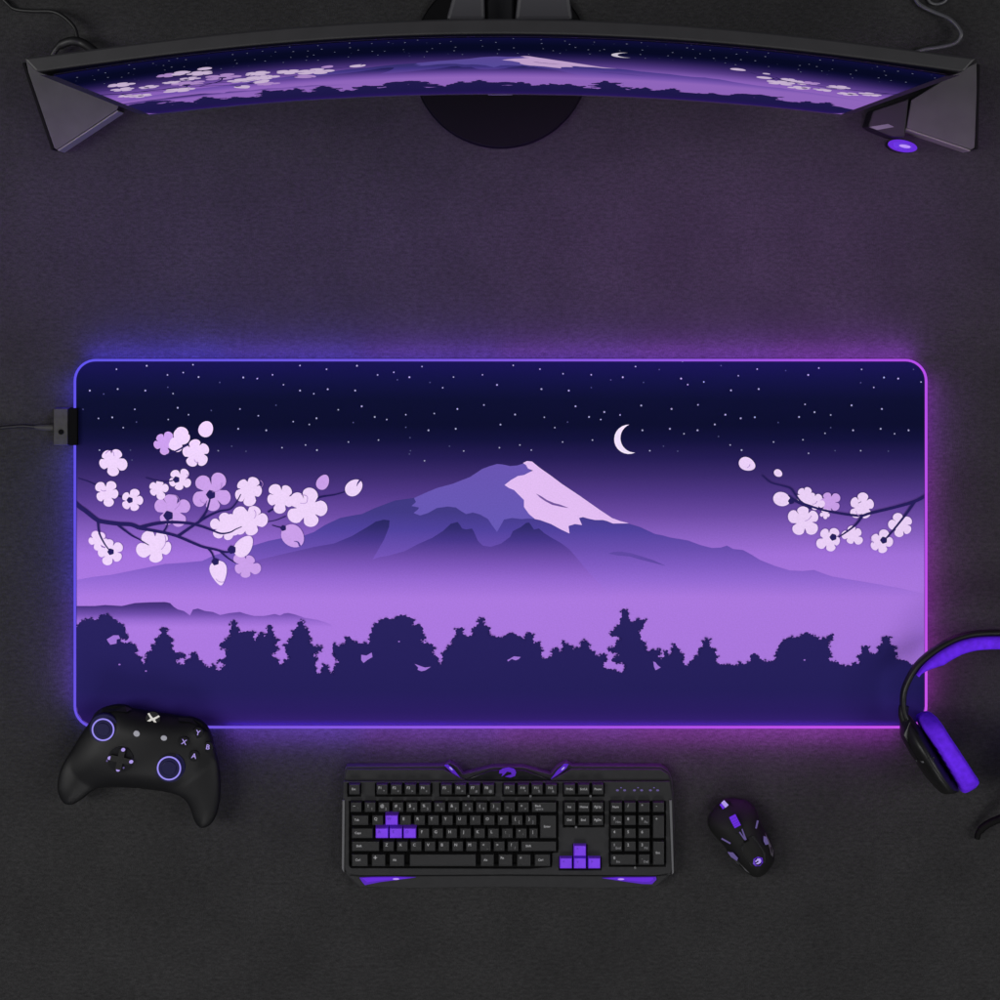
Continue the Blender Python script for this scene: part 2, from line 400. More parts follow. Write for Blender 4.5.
FOREST = [(73, 632), (75, 630), (79, 623), (83, 620.5), (88, 619), (92, 619), (97, 620.5), (100, 615.5), (103, 614.5), (107.5, 614), (111, 617.5), (115, 619), (119.5, 623), (122, 624), (125.5, 628), (125, 631), (126, 634), (129, 637.5), (127, 640), (122.5, 638), (119.5, 639),
 (122, 643), (128, 642.5), (134.5, 643.5), (138, 649), (134.5, 653), (138, 656), (142, 657), (141, 660), (142, 661.5), (144, 664.5), (146, 660), (146.5, 652.5), (152.5, 649.5), (150, 646), (152, 645), (156, 644), (155, 639), (160, 636), (161.5, 632), (160, 628.5), (162, 629), (164, 626.7), (165.5, 629), (168, 628),
 (166, 632), (169, 637), (173, 638), (171, 643.5), (174, 646), (171, 648), (173, 650), (176.5, 652.5), (180, 654), (185.5, 654), (185, 658), (179, 658.5), (175, 662), (181, 664.5), (186, 664.5), (184.5, 662), (186, 660), (191.5, 658.5), (190, 655), (191, 653), (194.5, 652), (198, 655), (197.5, 658), (199, 660), (202, 661.5),
 (203.5, 663), (206, 667), (210, 667.5), (213.5, 664.5), (215, 667), (217, 670), (219, 671), (222.5, 667.5), (225.5, 664.5), (222.5, 663), (217.7, 661.5), (219, 659), (225, 659), (226, 655.5), (225, 652), (228, 649.5), (223, 648.5), (219, 646.5), (220, 643.5), (225, 641), (227, 638), (231, 636), (229, 631), (231.5, 628),
 (231, 624), (232, 622), (234.5, 620), (237, 623), (236.5, 627), (240, 629), (239, 633), (243, 632), (246.5, 631), (252, 632), (256, 631.5), (253, 637.5), (255.5, 641), (258, 636), (261, 631.5), (263, 633), (264.5, 637), (267.5, 631.5), (267, 626), (270, 624.5), (272, 627), (272.5, 631), (274.5, 634), (273.5, 638), (279, 639),
 (277, 643), (274, 645), (279.5, 648), (276, 652), (271, 654), (273.5, 658), (278, 659), (279.5, 664.5), (283, 664.5), (284, 660), (290, 658), (285.5, 653), (286, 649.5), (283, 645), (288.5, 643), (288, 639), (293, 637.5), (292, 631.5), (296, 628.5), (298, 625), (297.5, 622), (300, 623), (302, 619.5), (303, 623), (305, 622), (303.5, 625.5),
 (306, 629), (310, 631), (309, 635), (312, 639), (309, 641), (310, 643.5), (314, 646.5), (318, 646), (322, 647), (321.5, 651), (316, 652.5), (312, 655.5), (318.5, 658), (315.5, 661.5), (315.5, 666), (317, 673.5), (320, 674), (321.5, 669), (324, 664), (327.5, 666), (328, 669), (330.5, 673.5), (333, 675), (333.5, 667.5), (339, 661.5),
 (335, 658), (333.5, 655.5), (332.5, 649), (333, 643.5), (336, 645), (339.5, 646), (345.5, 643), (345, 638), (349, 636), (352, 640), (356, 642), (360.5, 643.5), (365, 643), (369, 643.5), (370, 639), (369, 634.5), (372, 632), (371.5, 629), (373.5, 627), (375, 624), (378.5, 622), (381, 620), (386, 618), (389, 619), (392, 620), (396.5, 617), (400, 614.5),
 (404, 615), (408, 617), (411, 618), (414, 619.5), (414, 623), (412, 626), (416, 625), (419, 624), (423, 628), (423, 634), (426.5, 637.5), (424, 640.5), (420, 640), (425, 643.5), (432, 644), (435, 648), (432, 653), (436, 656), (439, 658), (438.5, 662), (441, 664.5), (443, 660), (442, 656), (443, 652), (447.5, 649.5), (447.5, 645), (450, 645.5),
 (453, 644), (451, 641), (452, 639), (457, 635), (456, 632), (456, 628.5), (459, 629), (461.5, 627), (464.5, 629), (462, 632), (463, 634), (465, 637), (469, 636), (473.5, 635), (471, 629), (476.5, 626), (479, 623), (477, 619), (479.5, 619.5), (481, 617), (482.5, 619.5), (485.5, 619), (483, 622.5), (485.5, 626), (488, 627), (491, 628), (488.5, 632),
 (491, 636), (497.5, 637), (503.5, 637), (506.5, 634), (512, 633), (515, 634), (518.5, 636), (521.5, 637), (523, 640), (525, 639), (525, 634.5), (530, 632), (533.5, 636), (533, 640), (534.5, 643.5), (538, 641), (540, 643), (540, 646), (542, 649.5), (541, 655), (543, 659), (545, 659), (548.5, 657), (552, 656), (552, 651), (556, 647), (558, 648), (560, 652),
 (563, 649.5), (562, 642), (563.7, 640), (566, 644), (569, 645), (572, 646.5), (574, 651), (576, 647), (579, 648), (581, 646.5), (581, 642), (585, 640), (589.5, 643.5), (588.5, 646), (589.5, 649), (592, 651), (595, 652), (595.5, 655.5), (600, 656), (604, 652.5), (607.5, 658), (606, 661), (603, 664.5), (604.5, 669), (610, 669), (615, 670.5), (622, 673),
 (625.5, 666), (622, 662), (617, 663), (612, 661.5), (612, 659), (616, 657), (619.5, 655), (615, 652.5), (608, 651), (608, 648), (615, 647), (616, 641), (621, 639), (616.5, 636), (613, 637), (610, 635), (610.5, 631.5), (615, 629), (616.5, 625.5), (620, 624), (619.5, 619.5), (622, 616.5), (621.5, 610.5), (624, 608.5), (628, 612), (628.5, 616.5),
 (630, 621), (633, 622.5), (637.5, 619), (642, 620), (646.5, 619.5), (643.5, 625), (643.5, 628.5), (638, 631), (641, 636), (641, 640), (646.5, 643), (645, 648), (648, 652), (652, 649), (656, 650), (661, 649), (660, 654), (658, 657), (662, 659), (664.5, 655.5), (663, 652), (667.5, 650), (669, 656), (672, 652.5), (673, 643.5), (675, 643), (678, 648), (680, 652.5),
 (685, 657), (681, 661), (683, 663), (686, 665), (688, 666), (689, 662), (694, 659), (694.5, 655.5), (699, 655.5), (698, 649), (703, 647), (702, 643), (703.5, 640), (705, 641), (706.5, 638), (708, 640), (711, 639), (709, 643.5), (711, 648), (716, 649), (715, 653), (718, 657), (715.5, 661), (720, 664.5), (729, 664.5), (738, 666), (739.5, 661.5), (744, 664.5), (751, 661),
 (750, 655.5), (754.5, 653), (758, 656), (762, 660), (768, 662), (775, 660), (776, 656), (775, 652.5), (778.5, 650), (778, 646.5), (781.5, 642), (786, 639), (790.5, 637), (795, 638), (799.5, 637), (804, 633), (807, 632), (812, 635), (817.5, 637), (819, 640), (823.5, 638), (826, 639), (829.5, 635), (834, 634), (832.5, 640), (828, 642), (829, 648), (832, 656), (828, 658.5),
 (831, 661.5), (837, 661.5), (840, 664.5), (846, 666), (852, 665), (854, 662), (859, 664.5), (859.5, 660), (857, 656), (862, 652.5), (861, 649), (862.5, 646.5), (864, 647.5), (866, 645), (868, 647), (870, 646.5), (868.5, 650), (870, 654), (876, 653), (879, 652.5), (877.5, 646), (883, 643.5), (882, 640), (883.5, 637), (885, 638), (886.5, 635), (888, 637.5), (891, 636), (889, 640.5),
 (891, 645), (895.5, 646.5), (894, 651), (898, 654), (894, 658), (898.5, 660), (903, 660), (907.5, 661.5), (913.5, 666), (928, 670), (928, 728), (73, 728)]
def z(o, pts): return [(o[0] + x * .15, o[1] + y * .15) for x, y in pts]
A('body', RIDGE + [(928, 600), (73, 600)])
A('foot', DARK)
A('streak', [(608, 553.5), (614, 551.8), (622, 551.6), (632, 553.5), (642, 556.5), (653, 560), (666, 566), (650, 562), (640, 559.5), (630, 556.5), (618, 555.5)])
A('shade', SHADE); A('snow', SNOW)
LEAVES = []
def leafy(pts):
    rr = random.Random(3); out = []
    for i, p in enumerate(pts):
        q = pts[(i + 1) % len(pts)]
        out.append(p)
        if max(p[1], q[1]) > 677 or min(p[0], q[0]) < 75 or max(p[0], q[0]) > 926: continue
        L = math.hypot(q[0] - p[0], q[1] - p[1]); n = max(1, int(L / 1.15)); nx, ny = (q[1] - p[1]) / L, -(q[0] - p[0]) / L
        for j in range(1, n):
            t = j / n + rr.uniform(-.2, .2) / n; o = rr.uniform(.2, 1.0) if j % 2 else rr.uniform(-.9, -.1)
            out.append((p[0] + (q[0] - p[0]) * t + nx * o, p[1] + (q[1] - p[1]) * t + ny * o))
        for j in range(max(1, int(L / 2.2))):
            if rr.random() < .75:
                t = rr.random(); r = rr.uniform(.55, 1.25); o = rr.uniform(-.4, 1.3); cx = p[0] + (q[0] - p[0]) * t + nx * o; cy = p[1] + (q[1] - p[1]) * t + ny * o
                a0 = rr.uniform(0, 6)
                LEAVES.append([(cx + r * (1.25 if k % 2 else .7) * math.cos(a0 + k * PI / 4), cy + r * (1.25 if k % 2 else .7) * math.sin(a0 + k * PI / 4)) for k in range(8)])
    return out
A('crack', [(536, 493.5), (541, 496), (547, 500), (554, 503), (560, 504.5), (569, 508), (562, 507), (552, 504.8), (545, 501), (540, 497.5)])
A('hill', HILLP); A('tree', leafy(FOREST))
A('gap', z((70, 600), [(245, 262), (290, 235), (325, 235), (335, 258), (312, 262), (310, 290), (270, 298), (255, 280)]))
A('gap', z((320, 600), [(275, 365), (310, 370), (345, 350), (350, 380), (315, 400), (290, 420), (275, 400)]))
A('gap', z((320, 600), [(630, 425), (670, 440), (700, 450), (740, 445), (700, 470), (675, 475), (650, 465), (655, 450)]))
A('gap', z((430, 600), [(515, 400), (535, 390), (560, 375), (605, 380), (590, 395), (570, 402), (545, 393), (520, 410)]))
A('gap', z((540, 600), [(755, 410), (770, 415), (785, 435), (805, 450), (770, 468), (760, 445)]))
for gx, gy, gr in ((119.5, 664.5, 1.3), (146, 671, 1.2), (804.5, 660, 1.2), (399, 641.5, 1.1)):
    A('gap', [(gx + gr * .9 * math.cos(i * .785), gy + gr * .6 * math.sin(i * .785)) for i in range(8)])

def stars(ox, oy, L):
    for x, y, *b in L:
        b = b[0] if b else 1
        cx, cy = ox + x * .15, oy + y * .15
        r = {2: .95, 1: .78, 0: .75}[b]
        A('star' if b else 'stardim', [(cx + r * math.cos(i * PI / 3), cy + r * math.sin(i * PI / 3)) for i in range(6)])
stars(70, 355, [(310, 95), (512, 72, 2), (820, 65), (650, 133), (755, 117), (857, 147, 2), (132, 237, 2), (225, 260, 0), (318, 227, 2), (502, 237, 2), (652, 215, 0), (687, 257), (87, 362, 0), (432, 362), (718, 352, 2), (790, 398), (942, 370, 0), (190, 423), (282, 416, 2), (443, 447, 0), (355, 484), (655, 430), (197, 634), (403, 634, 0), (985, 636, 0)])
stars(210, 355, [(600, 70), (777, 95), (980, 72, 2), (222, 150, 2), (315, 157), (417, 132), (490, 198), (65, 183, 0), (600, 237, 2), (692, 258), (785, 228, 2), (968, 237, 2), (200, 360), (440, 335, 0), (322, 405), (188, 492, 2), (375, 502, 2), (555, 444), (662, 463), (710, 422, 2), (855, 365), (955, 450, 0), (145, 608, 0), (55, 638), (240, 642, 0), (480, 618), (637, 600), (713, 634, 2), (923, 580)])
stars(350, 355, [(184, 133), (292, 115), (316, 165, 0), (396, 148, 2), (480, 77), (533, 183, 0), (690, 147), (883, 132), (980, 199, 2), (618, 218), (78, 342, 2), (165, 413, 2), (245, 430), (372, 398), (372, 482, 0), (562, 390), (716, 360, 2), (893, 333), (523, 502, 2), (705, 492, 2), (190, 567), (400, 551, 0), (403, 638, 0), (663, 608, 0), (758, 640)])
stars(490, 355, [(155, 69), (333, 94), (487, 125), (675, 132), (805, 166, 0), (885, 148, 2), (970, 77), (343, 227, 2), (525, 237, 2), (675, 217, 0), (570, 342, 2), (167, 397, 2), (70, 464, 2), (362, 415), (432, 484), (517, 447, 0), (660, 413, 2), (738, 430), (762, 380, 2), (867, 400), (484, 580), (683, 567), (63, 618), (199, 600), (275, 634)])
stars(630, 355, [(350, 42), (195, 97, 0), (340, 157, 2), (90, 183, 0), (385, 197), (492, 180), (607, 71, 0), (722, 138), (848, 94), (673, 236, 2), (858, 227, 2), (75, 337, 2), (277, 360, 2), (453, 333), (83, 502, 2), (266, 492, 2), (360, 525), (450, 502, 2), (565, 463, 2), (636, 398, 2), (738, 422, 2), (832, 415, 2), (988, 450, 0), (590, 543, 0), (223, 608, 0), (132, 638), (318, 641, 0), (668, 600), (744, 634, 2), (957, 580)])
stars(780, 355, [(38, 104, 0), (259, 87), (188, 133, 2), (544, 96), (538, 185, 0), (625, 216), (693, 150, 2), (788, 157, 2), (890, 96, 0), (940, 180), (167, 329), (230, 381, 2), (127, 413, 2), (338, 400), (477, 336, 2), (679, 360, 2), (338, 484, 0), (300, 522), (487, 502, 2), (671, 492, 2), (764, 525), (857, 502, 2), (153, 565), (367, 638, 0), (538, 638), (722, 641, 0)])
stars(60, 445, [(480, 100, 0), (2430, 105), (2330, 60, 0), (4990, 55)])

def arc3(a, b, c, n=14):
    """arc from a through b to c"""
    ax, ay = a; bx, by = b; cx, cy = c
    d = 2 * (ax * (by - cy) + bx * (cy - ay) + cx * (ay - by))
    ux = ((ax * ax + ay * ay) * (by - cy) + (bx * bx + by * by) * (cy - ay) + (cx * cx + cy * cy) * (ay - by)) / d
    uy = ((ax * ax + ay * ay) * (cx - bx) + (bx * bx + by * by) * (ax - cx) + (cx * cx + cy * cy) * (bx - ax)) / d
    r = math.hypot(ax - ux, ay - uy); a0 = math.atan2(ay - uy, ax - ux); am = math.atan2(by - uy, bx - ux); a1 = math.atan2(cy - uy, cx - ux)
    def norm(t, s):
        while t < s: t += 2 * PI
        return t
    m1 = norm(am, a0); e1 = norm(a1, a0)
    if m1 > e1: e1 -= 2 * PI
    return [(ux + r * math.cos(a0 + (e1 - a0) * i / n), uy + r * math.sin(a0 + (e1 - a0) * i / n)) for i in range(n + 1)]
t1, t2 = (629.3, 424.6), (635.2, 452.6)
A('moon', arc3(t1, (614.2, 440.5), t2) + arc3(t2, (620.4, 438.5), t1)[1:-1])

def flower(cx, cy, R, k='white', rot=0, n=5, cut=.52, sq=1.0):
    rr = random.Random(int(cx * 13 + cy)); amp = [rr.uniform(.80, 1.12) for _ in range(n)]; jit = [rr.uniform(-.16, .16) for _ in range(n)]
    pts = []
    N = 60
    for i in range(N):
        a = 2 * PI * i / N
        q = (a * n / (2 * PI)) % n; j = int(q + .5) % n
        c = abs(math.cos(PI * q)) ** .42
        r = R * (cut + (1 - cut) * c) * (1 + (amp[j] - 1) * c)
        b = a + rot + jit[j] * c
        pts.append((cx + r * math.cos(b), cy + r * math.sin(b) * sq))
    A(k, pts)
def bud(cx, cy, rx, ry, rot, k='white', point=.25):
    pts = []
    for i in range(24):
        a = 2 * PI * i / 24; x = rx * math.cos(a); y = ry * math.sin(a)
        x *= 1 - point * (y / ry)          # pointed end at +y
        pts.append((cx + x * math.cos(rot) - y * math.sin(rot), cy + x * math.sin(rot) + y * math.cos(rot)))
    A(k, pts)
def dot(cx, cy, r, k='branch'):
    A(k, [(cx + r * (1 + .18 * (i % 2)) * math.cos(i * PI / 5), cy + r * (1 + .18 * (i % 2)) * math.sin(i * PI / 5)) for i in range(10)])
def stroke(pts, w0, w1, k='branch'):
    P = spline(pts, 5); n = len(P); L = []; R = []
    for i, p in enumerate(P):
        a = P[max(0, i - 1)]; b = P[min(n - 1, i + 1)]; t = (b - a).normalized(); nn = Vector((-t.y, t.x))
        w = (w0 + (w1 - w0) * i / (n - 1)) / 2
        L.append(p + nn * w); R.append(p - nn * w)
    A(k, [(p.x, p.y) for p in L + R[::-1]])
def seam(cx, cy, r, a0, a1, w=.7, k='seam'):
    stroke([(cx + r * math.cos(a0 + (a1 - a0) * i / 3), cy + r * math.sin(a0 + (a1 - a0) * i / 3)) for i in range(4)], w, w * .6, k)

flower(98, 540, 10.5, 'pink', .4); flower(172, 510, 20, 'pink', -PI / 2, sq=.95, cut=.42); flower(212, 493, 20, 'pink', -1.0, cut=.42)
flower(164, 443, 11.5, 'pink', 2.8); flower(246, 566, 14, 'pink', .3)
stroke([(78, 478), (90, 482), (100, 487), (112, 493), (130, 500)], .8, 1.5)
stroke([(268, 512), (276, 507), (281, 503)], 2, .8); stroke([(266, 522), (276, 520), (286, 516)], .8, 1)
stroke([(272, 525), (279, 527), (286, 528)], .8, 1.4); stroke([(312, 500), (322, 496.5), (335, 494.5), (347, 491)], 2.4, .9)
flower(156, 546, 19, 'white', .25, cut=.5); flower(112, 461, 15, 'white', -1.0, cut=.5); flower(181, 435, 9, 'white', -1.2, n=3, cut=.8); flower(176, 444, 8, 'white', 1, n=4, cut=.75)
flower(196, 453, 15.5, 'white', -.5); bud(206, 429, 7.2, 8.2, PI + .4, point=.08)
flower(107, 493, 12.5, 'white', -1.1); flower(132, 500.5, 12.5, 'white', -1.3, cut=.48); flower(158, 488.5, 10.5, 'white', 1.2); flower(180, 480, 12.5, 'white', -.9, cut=.48)
flower(98, 540, 9.8, 'white', .4); flower(111, 552, 13, 'white', -.6, cut=.5)
flower(249, 490, 16, 'white', -1.1); flower(281, 498, 15.5, 'white', -2.1); flower(307, 508, 19, 'white', -1.25)
flower(224, 527, 13, 'white', 2.2); flower(234, 524, 13, 'white', -2.2); flower(250, 520, 17.5, 'white', -1.2, cut=.5)
bud(219, 573, 8, 12.5, -.18, point=.45); bud(244, 546, 8, 12, -2.5, point=.2)
bud(293, 536, 10.5, 12.5, -.75, 'pink', .1); stroke([(294, 541), (298, 542), (300, 546)], .4, 2.2, 'foot')
bud(323, 482, 6, 8, PI + .5, 'pink', .15); bud(354, 487.5, 7.5, 9.6, PI + .85, 'white', .1); stroke([(361, 479), (358, 483), (357, 486)], 2.4, .4, 'sky')
stroke([(73, 500), (79, 506), (86, 511), (97, 519.6), (103, 521.5), (118, 523.6), (131, 524.4), (139, 527.6)], 4.4, 4.0)
stroke([(139, 527.6), (153, 524), (169, 522), (188, 523), (201, 526), (212, 530), (221, 533.3), (230, 532.2), (236, 529), (242, 526.5)], 3.8, .8)
stroke([(139, 528), (156, 531), (176, 535.6), (201, 546), (214, 549), (226, 552), (234, 550)], 3.2, 1.8)
stroke([(178, 536), (188, 529), (197, 523), (209, 515.6), (220, 511), (230, 509), (236, 503), (241, 494)], 3, 1)
stroke([(198, 523), (206, 512), (209, 503), (211, 495)], 2.4, 1.4)
stroke([(117, 524), (126, 531), (133, 536), (139, 539), (149, 545)], 2.4, .8)
stroke([(98, 521), (99.6, 533), (105, 544), (111, 551.5)], 2.4, 1)
stroke([(207, 547), (212, 553), (215, 561)], 2, 1.3); stroke([(220, 551), (228, 558), (236, 563)], 1.8, .8)
stroke([(164, 531), (167, 526), (169, 516)], 1.8, 1.2); stroke([(146, 477.5), (155, 480), (166, 481.5), (176, 479.5)], 1, 1.2)
stroke([(166, 455), (177, 450.5), (189, 444)], 1.2, 1.8); stroke([(128, 498.5), (131, 500)], 1, 1.5)
dot(111, 551.6, 3); dot(130, 500, 2.8); dot(176.5, 479.5, 3); dot(168.5, 515.5, 4.4); dot(211, 494.5, 4.2); dot(215.5, 561.5, 3.4); dot(232, 549.5, 3.8); dot(283.5, 528, 2.6)
for a in ((172, 502, 8, -1.9, 1.2), (214, 484, 8, -.2, 1.8), (303, 499, 5, -2, 2.2), (154, 540, 12, -.4, .9), (110, 455, 4.5, -2.8, .2), (198, 459, 3.5, 1.4, 3.2), (259, 484, 4, -1.2, 1.2), (222, 575, 7, 1.2, 2.6), (184, 476, 4, -.6, 1.2), (205, 498, 5, 1.2, 2.9), (250, 514, 6, -.8, .8), (104, 487, 4, 1, 2.4)): seam(*a)
# right-hand branch
flower(829, 502, 11, 'pink', -.6); bud(747, 464, 6.5, 8.6, -1.15, point=.15); bud(778, 473, 3.6, 4.4, -1, point=.1); bud(781.5, 499, 7, 8.6, -1.3, point=.05)
flower(805, 496, 10.5, 'white', -2.3); flower(815, 502, 9.5, 'white', .3); flower(804, 520, 16, 'white', -.4, cut=.5); flower(862, 506, 14, 'white', -1.5, cut=.5)
flower(829.5, 539.5, 12.8, 'white', .2, cut=.5); flower(852.5, 535.5, 10.5, 'white', -.5); flower(901, 525, 12, 'white', .6); flower(880.5, 542, 12.8, 'white', -1.2, cut=.5); flower(825, 513.5, 5, 'white', .4)
stroke([(928, 494), (915, 501), (895, 507), (870, 513), (861, 515.5), (845, 514), (828, 511), (815, 507.5), (802, 502.5), (795, 494), (790, 488), (780, 485), (770, 482), (762, 475)], 3.2, 1.2)
stroke([(788, 495), (796, 501), (812, 507.5)], 1, 4.2); stroke([(862, 516), (855, 525), (843, 534), (838, 537)], 2.6, 1); stroke([(914, 502), (905, 515), (893, 530), (886, 538)], 2.8, 1.6)
dot(791, 501, 2.8); dot(833, 537, 3.2); dot(883.5, 540, 3.2); stroke([(858, 503), (861, 501.5)], .6, .5)
for a in ((861, 511, 5, 1.9, 3.2), (803, 512, 9, .4, 1.4), (813, 500, 4, .2, 1.8), (879, 537, 8, 2.3, 3.3), (745, 463, 5, .2, 1.2)): seam(*a)

def art_mesh(name, mats, place, parent, clip, ustep=None):
    """one mesh: background sheet plus every printed shape, each a hair above the one before"""
    bm = bmesh.new(); uvl = bm.loops.layers.uv.new('print'); lay = bm.verts.layers.float.new('lay')
    items = [('sky', clip)] + ART
    items += [('tree', l) for l in LEAVES]
    nA = 1 + len(ART)
    for li, (k, pts) in enumerate(items):
        lv = .00008 + (nA + (li % 14)) * .0000035 if li >= nA else 0.0 if li == 0 else (.00008 if k in ('star', 'stardim', 'moon') else .00008 + li * .0000035)
        q = []
        for x, y in pts:
            if not q or (q[-1][0] - x) ** 2 + (q[-1][1] - y) ** 2 > 1e-6: q.append((x, y))
        if (q[0][0] - q[-1][0]) ** 2 + (q[0][1] - q[-1][1]) ** 2 < 1e-6: q.pop()
        n = len(q); r = delaunay_2d_cdt([Vector(p) for p in q], [(i, (i + 1) % n) for i in range(n)], [], 0, 1e-5)
        vs = []
        for p in r[0]:
            v = bm.verts.new((p.x, p.y, 0)); v[lay] = lv; vs.append(v)
        for t in r[2]:
            cx = sum(r[0][i].x for i in t) / 3; cy = sum(r[0][i].y for i in t) / 3
            if inside(q, cx, cy):
                f = bm.faces.new([vs[i] for i in t]); f.material_index = ART_ORDER.index(k)
    if ustep:
        x = 73 + ustep
        while x < 928:
            bmesh.ops.bisect_plane(bm, geom=bm.verts[:] + bm.edges[:] + bm.faces[:], plane_co=(x, 0, 0), plane_no=(1, 0, 0), dist=1e-5)
            x += ustep
        y = 361.5 + 14
        while y < 725:
            bmesh.ops.bisect_plane(bm, geom=bm.verts[:] + bm.edges[:] + bm.faces[:], plane_co=(0, y, 0), plane_no=(0, 1, 0), dist=1e-5)
            y += 14
    for f in bm.faces:
        f.normal_update()
        for l in f.loops: l[uvl].uv = ((l.vert.co.x - 73) / 855, (l.vert.co.y - 358) / 371)
    for v in bm.verts: v.co = place(v.co.x, v.co.y, v[lay])
    for f in bm.faces:
        f.normal_update()
        if (f.normal.z < 0 and not ustep) or (ustep and f.normal.y > 0): f.normal_flip()
    for f in bm.faces: f.smooth = False
    me = bpy.data.meshes.new(name); bm.to_mesh(me); bm.free()
    for m in mats: me.materials.append(m)
    o = bpy.data.objects.new(name, me); COL.objects.link(o); o.parent = parent
    off = Vector(parent.location); me.transform(Matrix.Translation(-off))
    return o

# ------------------------------------------------------------------ desk
def desk_material():
    m, nt, out = mat_new('desk_cloth')
    p = nt.nodes.new('ShaderNodeBsdfPrincipled'); nt.links.new(p.outputs[0], out.inputs[0])
    p.inputs['Roughness'].default_value = .75; p.inputs['Specular IOR Level'].default_value = .12
    tc = nt.nodes.new('ShaderNodeTexCoord')
    def noise(sc, det, stretch=(1, 1, 1)):
        mp = nt.nodes.new('ShaderNodeMapping'); mp.inputs['Scale'].default_value = stretch
        nt.links.new(tc.outputs['Object'], mp.inputs[0])
        n = nt.nodes.new('ShaderNodeTexNoise'); n.inputs['Scale'].default_value = sc; n.inputs['Detail'].default_value = det; n.inputs['Roughness'].default_value = .6
        nt.links.new(mp.outputs[0], n.inputs['Vector']); return n
    a = noise(14, 6); b = noise(170, 4, (1, 2.2, 1)); c = noise(420, 3, (2.4, 1, 1))
    def mrange(n, lo, hi):
        r = nt.nodes.new('ShaderNodeMapRange'); r.inputs[1].default_value = .3; r.inputs[2].default_value = .7; r.inputs[3].default_value = lo; r.inputs[4].default_value = hi
        nt.links.new(n.outputs[0], r.inputs[0]); return r
    ra, rb, rc = mrange(a, .84, 1.16), mrange(b, .66, 1.34), mrange(c, .72, 1.28)
    m1 = nt.nodes.new('ShaderNodeMath'); m1.operation = 'MULTIPLY'; nt.links.new(ra.outputs[0], m1.inputs[0]); nt.links.new(rb.outputs[0], m1.inputs[1])
    m2 = nt.nodes.new('ShaderNodeMath'); m2.operation = 'MULTIPLY'; nt.links.new(m1.outputs[0], m2.inputs[0]); nt.links.new(rc.outputs[0], m2.inputs[1])
    vm = nt.nodes.new('ShaderNodeVectorMath'); vm.operation = 'SCALE'; vm.inputs[0].default_value = (.0174, .0171, .0176)
    nt.links.new(m2.outputs[0], vm.inputs['Scale']); nt.links.new(vm.outputs[0], p.inputs['Base Color'])
    bp = nt.nodes.new('ShaderNodeBump'); bp.inputs['Strength'].default_value = .8; bp.inputs['Distance'].default_value = .0008
    nt.links.new(c.outputs[0], bp.inputs['Height']); nt.links.new(bp.outputs[0], p.inputs['Normal'])
    return m
mb = MB(); mb.box(-1.1, -.9, 1.1, .95, -.03, 0, desk_material())
tag(mb.build('desk_top'), kind='structure')

# ------------------------------------------------------------------ glowing desk mat
MZ = .0040
mat = thing('desk_mat', 'large rectangular desk mat printed with a purple mountain and glowing around its edge', 'desk mat', (W(500, 543).x, W(500, 543).y, 0))
def loop_px(x0, y0, x1, y1, r, zz, n=10): return [(lambda p: (p.x, p.y))(W(a, b, zz)) for a, b in rrect(x0, y0, x1, y1, r, n)]
plate('rubber_base', [loop_px(75, 360, 926, 727, 21, MZ)], .0002, MZ, M['rubber'], mat)
clipped = rrect(76.5, 361.5, 924.5, 725.5, 19.5, 10)
def clip_art():
    """trim shapes to the stitched edge of the mat"""
    for i, (k, pts) in enumerate(ART):
        ART[i] = (k, [(min(max(x, 76.6), 924.4), min(max(y, 361.6), 725.4)) for x, y in pts])
clip_art()
def place_mat(x, y, lay): return W(x, y, MZ + .0002) + Vector((0, 0, lay))
# lower corners of the forest follow the rounded corner
k_, f_ = [(i, a) for i, a in enumerate(ART) if a[0] == 'tree'][0]
cor = [(924.4, 706), (923, 713), (918.5, 720), (912, 724), (905, 725.4), (96, 725.4), (89, 724), (82.5, 720), (78, 713), (76.6, 706)]
ART[k_] = ('tree', f_[1][:-2] + cor)
art_mesh('printed_cloth', art_print, place_mat, mat, clipped)

def led_material(name, stops, strength):
    m, nt, out = mat_new(name)
    tc = nt.nodes.new('ShaderNodeTexCoord'); sp = nt.nodes.new('ShaderNodeSeparateXYZ'); nt.links.new(tc.outputs['Object'], sp.inputs[0])
    # colour runs from blue (upper left) to magenta (right)
    ma = nt.nodes.new('ShaderNodeMath'); ma.operation = 'MULTIPLY_ADD'; ma.inputs[1].default_value = -.55
    nt.links.new(sp.outputs[1], ma.inputs[0]); nt.links.new(sp.outputs[0], ma.inputs[2])
    mr = nt.nodes.new('ShaderNodeMapRange'); mr.inputs[1].default_value = -.53; mr.inputs[2].default_value = .53
    nt.links.new(ma.outputs[0], mr.inputs[0])
    rp = nt.nodes.new('ShaderNodeValToRGB'); cr = rp.color_ramp
    cr.elements[0].position = 0; cr.elements[0].color = (*stops[0][1], 1); cr.elements[1].position = 1; cr.elements[1].color = (*stops[-1][1], 1)
    for p_, c in stops[1:-1]: e = cr.elements.new(p_); e.color = (*c, 1)
    nt.links.new(mr.outputs[0], rp.inputs[0])
    e = nt.nodes.new('ShaderNodeEmission'); e.inputs[1].default_value = strength
    nt.links.new(rp.outputs[0], e.inputs[0]); nt.links.new(e.outputs[0], out.inputs[0])
    return m
TOPC = [(0, s2l((98, 86, 236))), (.3, s2l((114, 88, 228))), (.55, s2l((146, 90, 232))), (.8, s2l((180, 80, 236))), (1, s2l((204, 84, 240)))]
SIDC = [(0, (.055, .04, .80)), (.3, (.10, .05, .75)), (.55, (.20, .05, .70)), (.8, (.34, .05, .68)), (1, (.50, .05, .70))]
led_top = led_material('led_diffuser', TOPC, 1.0)
led_side = led_material('led_side', SIDC, 34.0)
led_in = led_material('led_inner', SIDC, .8)
